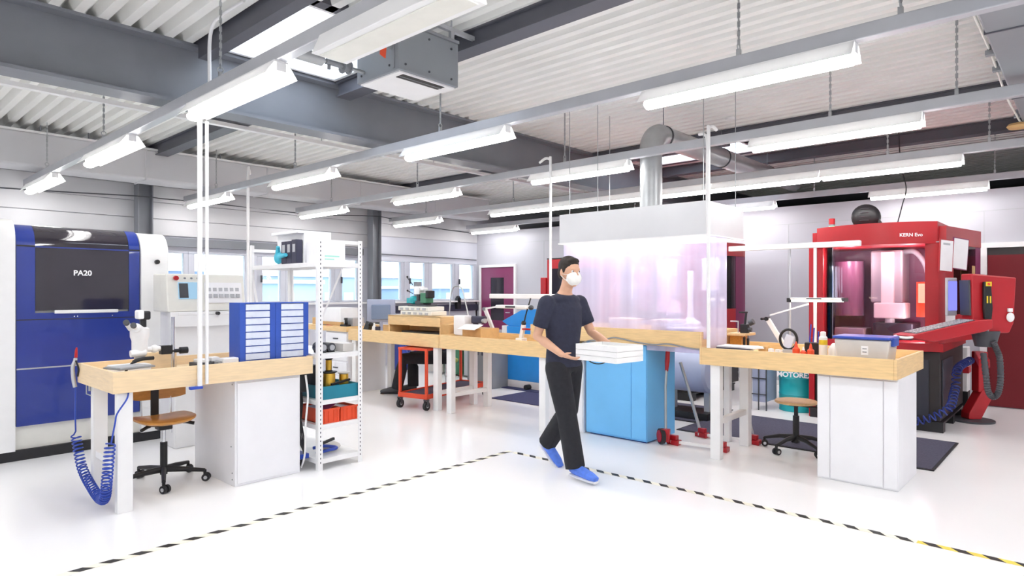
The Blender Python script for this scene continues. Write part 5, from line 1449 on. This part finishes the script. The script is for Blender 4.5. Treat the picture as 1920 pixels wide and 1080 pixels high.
MB().box(5.97, 6.03, 2.43, 2.5, 1.096, 1.18).cyl((6.0, 2.465, 1.17), (6.0, 2.45, 1.3), .011).box(5.985, 6.015, 2.44, 2.52, 1.285, 1.3).build('upright', black_m, t, bevel=.004)
MB().cyl((6.0, 2.42, 1.19), (6.0, 2.38, 1.21), .028).cyl((6.0, 2.43, 1.13), (6.0, 2.4, 1.13), .02).build('lens', dgrey_m, t, True)
MB().box(5.98, 6.02, 2.53, 2.6, 1.2, 1.21).cyl((6.0, 2.53, 1.096), (6.0, 2.53, 1.2), .006, n=8).build('bracket', rail_m, t)
t = thing('hanging_tools', 'two small dark tools hanging from the wooden box stand', 'tools', (6.0, 2.43, 1.0))
MB().box(5.93, 5.95, 2.435, 2.455, .96, 1.06).box(5.93, 5.95, 2.4, 2.42, .98, 1.05).cyl((5.94, 2.445, 1.06), (5.94, 2.445, 1.07), .004, n=6).cyl((5.94, 2.41, 1.05), (5.94, 2.41, 1.08), .004, n=6).build('tool', black_m, t, bevel=.003)
t = thing('document_folder', 'flat dark folder with white papers at the left of the right bench', 'folder', (5.65, 2.4, RZ))
MB().obox((5.62, 2.38, RZ + .07), (.24, .3, .01), (0, 0, .1)).build('folder', binder_m, t)
MB().obox((5.63, 2.35, RZ + .083), (.21, .36, .012), (0, 0, .06)).obox((5.6, 2.26, RZ + .078), (.14, .2, .008), (0, 0, -.2)).build('papers', paper_m, t)
MB().box(5.55, 5.75, 2.28, 2.48, RZ + .001, RZ + .063).build('folder_box', offwhite_m, t)
for k, (x, y, l) in enumerate(((5.55, 2.05, 'small white cap on the right bench below the ring magnifier'), (5.52, 1.98, 'small white lid on the right bench before the orange bottles'))):
    q = thing('lid', l, 'lid', (x, y, RZ), 'small lids on the right bench')
    MB().lathe((x, y, RZ + .001), [(.025, 0), (.027, .01), (.024, .085), (.0, .09)], 14).build('lid', white_m, q, True)
# wooden stool
cx, cy = 6.2, 2.06
t = thing('stool', 'round plywood swivel stool with black star base at the right bench', 'stool', (cx, cy, 0))
star_base(None, t, (cx, cy), .29, 5, math.radians(20), .13)
MB().cyl((cx, cy, .08), (cx, cy, .33), .028).build('column_sleeve', black_m, t, True)
MB().cyl((cx, cy, .33), (cx, cy, .43), .018).build('column', black_m, t, True)
MB().box(cx - .07, cx + .07, cy - .04, cy + .04, .425, .44).loft([(cx, cy, .43), (cx + .05, cy - .2, .415)], .009, 8).build('seat_plate', black_m, t)
MB().lathe((cx, cy, .441), [(.12, 0), (.18, .008), (.187, .02), (.18, .032), (.05, .034)], 40).build('seat', plyl_m, t, True)

# ============================================================ people
def remesh(mb, name, mats, parent, voxel, smooth=4):
    o = mb.build(name, mats, parent)
    a = o.modifiers.new('v', 'REMESH'); a.mode = 'VOXEL'; a.voxel_size = voxel; a.use_smooth_shade = True
    b = o.modifiers.new('s', 'SMOOTH'); b.factor = .5; b.iterations = smooth
    bpy.context.view_layer.update()
    me = bpy.data.meshes.new_from_object(o.evaluated_get(bpy.context.evaluated_depsgraph_get()))
    o.modifiers.clear()
    o.data = me; me.name = name
    me.polygons.foreach_set('use_smooth', [True] * len(me.polygons))
    return o

def V(*a): return Vector(a)

def hand(m, wr, d, n, side):
    """palm, four bent fingers and a thumb; d along the hand, n out of the palm"""
    wr = Vector(wr); d = Vector(d).normalized(); n = Vector(n); n = (n - d * n.dot(d)).normalized(); s = d.cross(n) * side
    m.loft([wr - d * .02, wr + d * .015, wr + d * .05, wr + d * .09], [(.022, .028), (.019, .034), (.016, .041), (.012, .04)], 14, u0=n)
    for k, (o, L) in enumerate(((-.031, .9), (-.01, 1.0), (.011, .95), (.031, .75))):
        p = wr + d * (.088 - .004 * abs(k - 1)) + s * o
        pts = [p]; a = .15
        for seg, da in ((.042, .25), (.028, .35), (.02, .35)):
            pts.append(pts[-1] + (d * math.cos(a) + n * math.sin(a)) * seg * L); a += da
        m.loft(pts, [.0095, .009, .008, .007], 10)
        m.ball(pts[-1], .0072, 8, 6)
    b = wr + d * .025 - s * .032
    q = b + d * .03 - s * .022 + n * .014
    e = q + d * .028 - s * .004 + n * .014
    m.loft([b + s * .015, q, e], [.014, .011, .008], 10).ball(e, .0082, 8, 6)

def limb(m, pts, r, n=14):
    m.loft(pts, r, n)
    for p, q in zip(pts, r):
        if not isinstance(q, tuple): m.ball(p, q * .99, 12, 8)

def person(label, loc, rz, J, voxel, hair, masked):
    t = None
    # the body is one continuous surface
    m = MB()
    f = J['fwd']
    m.loft(J['torso'], [(.095, .14), (.088, .13), (.1, .15), (.09, .155), (.062, .11), (.05, .053), (.048, .05)], 22, u0=f)
    h = J['head']; hf = Vector(J['hfwd']).normalized(); hu = Vector(J['hup']).normalized(); hl = hu.cross(hf)
    def H(a, b, c): return tuple(Vector(h) + hf * a + hl * b + hu * c)
    rot = Matrix((hf, hl, hu)).transposed().to_euler()
    m.ball(H(0, 0, .025), (.095, .074, .1), 20, 14, rot=rot)
    m.ball(H(.025, 0, -.06), (.06, .054, .06), 16, 10, rot=rot)
    m.ball(H(.045, 0, -.015), (.05, .058, .065), 16, 10, rot=rot)
    m.loft([H(.088, 0, .02), H(.108, 0, -.012), H(.1, 0, -.022)], [.009, .013, .01], 10)
    m.ball(H(.082, 0, .036), (.014, .05, .011), 12, 8, rot=rot)
    m.ball(H(.085, 0, -.052), (.01, .022, .012), 10, 6, rot=rot)
    m.ball(H(.078, 0, -.09), (.018, .022, .018), 10, 6, rot=rot)
    for s in (-1, 1):
        m.ball(H(-.005, s * .076, .0), (.02, .009, .032), 12, 8, rot=rot)
    m.loft([J['torso'][-2], J['torso'][-1], H(-.01, 0, -.05)], [.053, .05, .048], 16)
    for s, k in ((-1, 'R'), (1, 'L')):
        sh, el, wr = J['arm' + k]
        mid = Vector(sh).lerp(Vector(el), .45); fm = Vector(el).lerp(Vector(wr), .3)
        limb(m, [sh, mid, el, fm, wr], [.05, .046, .037, .039, .026])
        hand(m, wr, J['hand' + k][0], J['hand' + k][1], s)
        hp, kn, an, toe = J['leg' + k]
        cal = Vector(kn).lerp(Vector(an), .3)
        limb(m, [hp, kn, cal, an], [.075, .05, .05, .034])
        limb(m, [an, Vector(an).lerp(Vector(toe), .5), toe], [.034, .03, .022])
    body = remesh(m, 'person', [skin_m], None, voxel)
    body.location = loc; body.rotation_euler = (0, 0, rz)
    tag(body, label, 'person')
    BASE[body.name] = (0, 0, 0)
    # eyes
    e = MB()
    for s in (-1, 1): e.ball(H(.082, s * .032, .018), (.009, .012, .008), 10, 8, rot=rot)
    e.build('eyes', white_m, body, True)
    e = MB()
    for s in (-1, 1): e.ball(H(.0875, s * .032, .018), (.005, .006, .006), 8, 6, rot=rot)
    e.build('pupils', hair_m, body, True)
    # hair
    if hair:
        g = MB().ball(H(-.014, 0, .055), (.096, .081, .088), 20, 14, rot=rot).ball(H(-.045, 0, .0), (.062, .075, .07), 16, 10, rot=rot).ball(H(.04, 0, .1), (.05, .055, .03), 14, 8, rot=rot)
        for s in (-1, 1): g.ball(H(.012, s * .07, .03), (.02, .012, .035), 10, 8, rot=rot)
        remesh(g, 'hair', [hair_m], body, voxel, 2)
    if masked:
        g = MB().ball(H(.065, 0, -.04), (.058, .066, .062), 20, 14, rot=rot)
        for s in (-1, 1):
            g.loft([H(.07, s * .055, -.015), H(.02, s * .078, -.01), H(-.012, s * .08, .0)], .004, 6).loft([H(.06, s * .06, -.07), H(.02, s * .076, -.04), H(-.012, s * .08, -.02)], .004, 6)
        remesh(g, 'face_mask', [mask_m], body, .005, 2)
    # polo shirt
    g = MB(); T = [Vector(p) for p in J['torso']]
    hem = T[0] + (T[0] - T[1]).normalized() * J['hem']
    g.loft([hem, T[0], T[1], T[2], T[3], T[4].lerp(T[3], .3), T[4]], [(.125, .172), (.122, .17), (.112, .156), (.126, .176), (.118, .184), (.09, .15), (.07, .105)], 26, u0=f)
    ff = Vector(f).normalized(); g.ball(T[4] - (T[4] - T[3]) * .25, (.092, .175, .06), 18, 12, rot=(0, 0, math.atan2(ff.y, ff.x)))
    g.loft([T[4] - (T[5] - T[4]) * .3, T[4].lerp(T[5], .35), T[4].lerp(T[5], .62)], [(.08, .11), (.068, .085), (.066, .074)], 18, u0=f)
    for k in 'RL':
        sh, el, wr = [Vector(p) for p in J['arm' + k]]
        g.ball(sh, .075, 16, 12)
        g.loft([sh, sh.lerp(el, .4), sh.lerp(el, .72)], [.074, .068, .064], 18)
    remesh(g, 'polo_shirt', [shirt_m], body, .009, 5)
    # trousers
    g = MB()
    g.loft([hem + (T[0] - hem) * 1.1, hem, hem + (hem - T[0]).normalized() * .04], [(.112, .16), (.118, .166), (.1, .15)], 24, u0=f)
    for k in 'RL':
        hp, kn, an, toe = [Vector(p) for p in J['leg' + k]]
        cal = kn.lerp(an, .35)
        g.ball(hp, .1, 16, 12)
        g.loft([hp, hp.lerp(kn, .5), kn, cal, an + (an - kn).normalized() * .005], [.102, .094, .082, .082, .08], 20)
        g.ball(kn, .073, 14, 10)
    remesh(g, 'trousers', [trouser_m], body, .01, 4)
    # shoes
    for k in 'RL':
        hp, kn, an, toe = [Vector(p) for p in J['leg' + k]]
        d = (toe - an); dz = J['sole' + k]
        d0 = Vector(dz[0]).normalized(); up = Vector(dz[1]).normalized()
        heel = an - d0 * .055 - up * .04
        pts = [heel, heel + d0 * .06, heel + d0 * .15, heel + d0 * .23, heel + d0 * .29]
        g = MB().loft([p + up * z for p, z in zip(pts, (.028, .03, .02, .008, -.002))], [(.032, .028), (.05, .034), (.042, .041), (.033, .044), (.02, .03)], 18, u0=up)
        g.loft([an + (kn - an).normalized() * .03, an - up * .02 + d0 * .01], [.043, .05], 16)
        sh_ = remesh(g, 'shoe', [J['shoe']], body, .007, 3)
        b = MB().loft([p - up * .026 for p in pts], [(.014, .03), (.014, .036), (.013, .043), (.012, .046), (.011, .03)], 18, u0=up)
        remesh(b, 'sole', [sole_m if J['shoe'] == shoe_m else rubber_m], sh_, .006, 2)
    return body

WALK = dict(
    fwd=(1, 0, 0), hem=.06,
    torso=[(-.03, 0, .93), (-.035, 0, 1.05), (-.03, 0, 1.22), (-.03, 0, 1.36), (-.025, 0, 1.44), (-.005, 0, 1.5), (.01, 0, 1.54)],
    head=(.035, 0, 1.645), hfwd=(1, -.12, -.08), hup=(.08, 0, 1),
    armR=[(-.035, -.185, 1.39), (-.1, -.235, 1.13), (.155, -.21, 1.0)],
    armL=[(-.03, .185, 1.39), (.05, .25, 1.15), (.33, .22, 1.03)],
    handR=((.86, .42, -.3), (0, .35, .95)), handL=((.8, -.5, -.45), (0, -.35, .95)),
    legR=[(-.02, -.085, .87), (.1, -.09, .48), (.19, -.09, .095), (.39, -.1, .035)],
    legL=[(-.03, .085, .87), (-.05, .08, .5), (-.3, .07, .175), (-.17, .07, .045)],
    soleR=((1, -.05, 0), (0, 0, 1)), soleL=((.83, 0, -.56), (.56, 0, .83)), shoe=shoe_m)
man = person('walking man in dark polo shirt, white face mask and blue shoes, carrying white trays', (4.19, 3.22, 0), math.radians(-97), WALK, .0065, True, True)

SIT = dict(
    fwd=(-.674, .738, 0), hem=.02,
    torso=[(6.3, 7.05, .56), (6.3, 7.08, .66), (6.31, 7.16, .8), (6.31, 7.26, .92), (6.31, 7.32, .98), (6.3, 7.37, 1.03), (6.29, 7.4, 1.06)],
    head=(6.27, 7.46, 1.13), hfwd=(-.6, .5, -.7), hup=(-.4, .5, .75),
    armR=[(6.44, 7.36, .93), (6.5, 7.52, .72), (6.26, 7.62, .64)], armL=[(6.18, 7.13, .93), (6.1, 7.2, .7), (6.1, 7.4, .64)],
    handR=((-.9, .3, -.1), (0, 0, -1)), handL=((-.3, .9, -.1), (0, 0, -1)),
    legR=[(6.36, 7.1, .53), (5.98, 7.45, .53), (5.93, 7.38, .1), (5.79, 7.53, .035)], legL=[(6.22, 6.98, .53), (5.68, 7.28, .53), (5.62, 7.36, .1), (5.48, 7.51, .035)],
    soleR=((-.674, .738, 0), (0, 0, 1)), soleL=((-.674, .738, 0), (0, 0, 1)), shoe=dgrey_m)
person('person in black trousers sitting behind the middle bench, only the legs in sight', (0, 0, 0), 0, SIT, .009, True, False)

for k, (z, l) in enumerate(((.965, 'lower white shallow tray carried by the walking man'), (1.007, 'middle white shallow tray carried by the walking man'), (1.049, 'upper white shallow tray carried by the walking man'))):
    t = thing('parts_tray', l, 'tray', (4.125, 2.755, z), 'white trays in the hands of the walking man', math.radians(-97), True)
    m = MB()
    m.box(-.2, .2, -.15, .15, 0, .006).box(-.205, .205, -.155, -.147, .0, .04).box(-.205, .205, .147, .155, .0, .04).box(-.205, -.197, -.147, .147, .0, .04).box(.197, .205, -.147, .147, .0, .04)
    m.build('tray', white_m, t)
    if k == 2:
        m = MB()
        for i in range(5):
            for j in range(3): m.box(-.18 + i * .075, -.12 + i * .075, -.13 + j * .09, -.06 + j * .09, .006, .02)
        m.build('inserts', offwhite_m, t, bevel=.003)

# the script leaves nothing selected or hidden
bpy.context.view_layer.update()
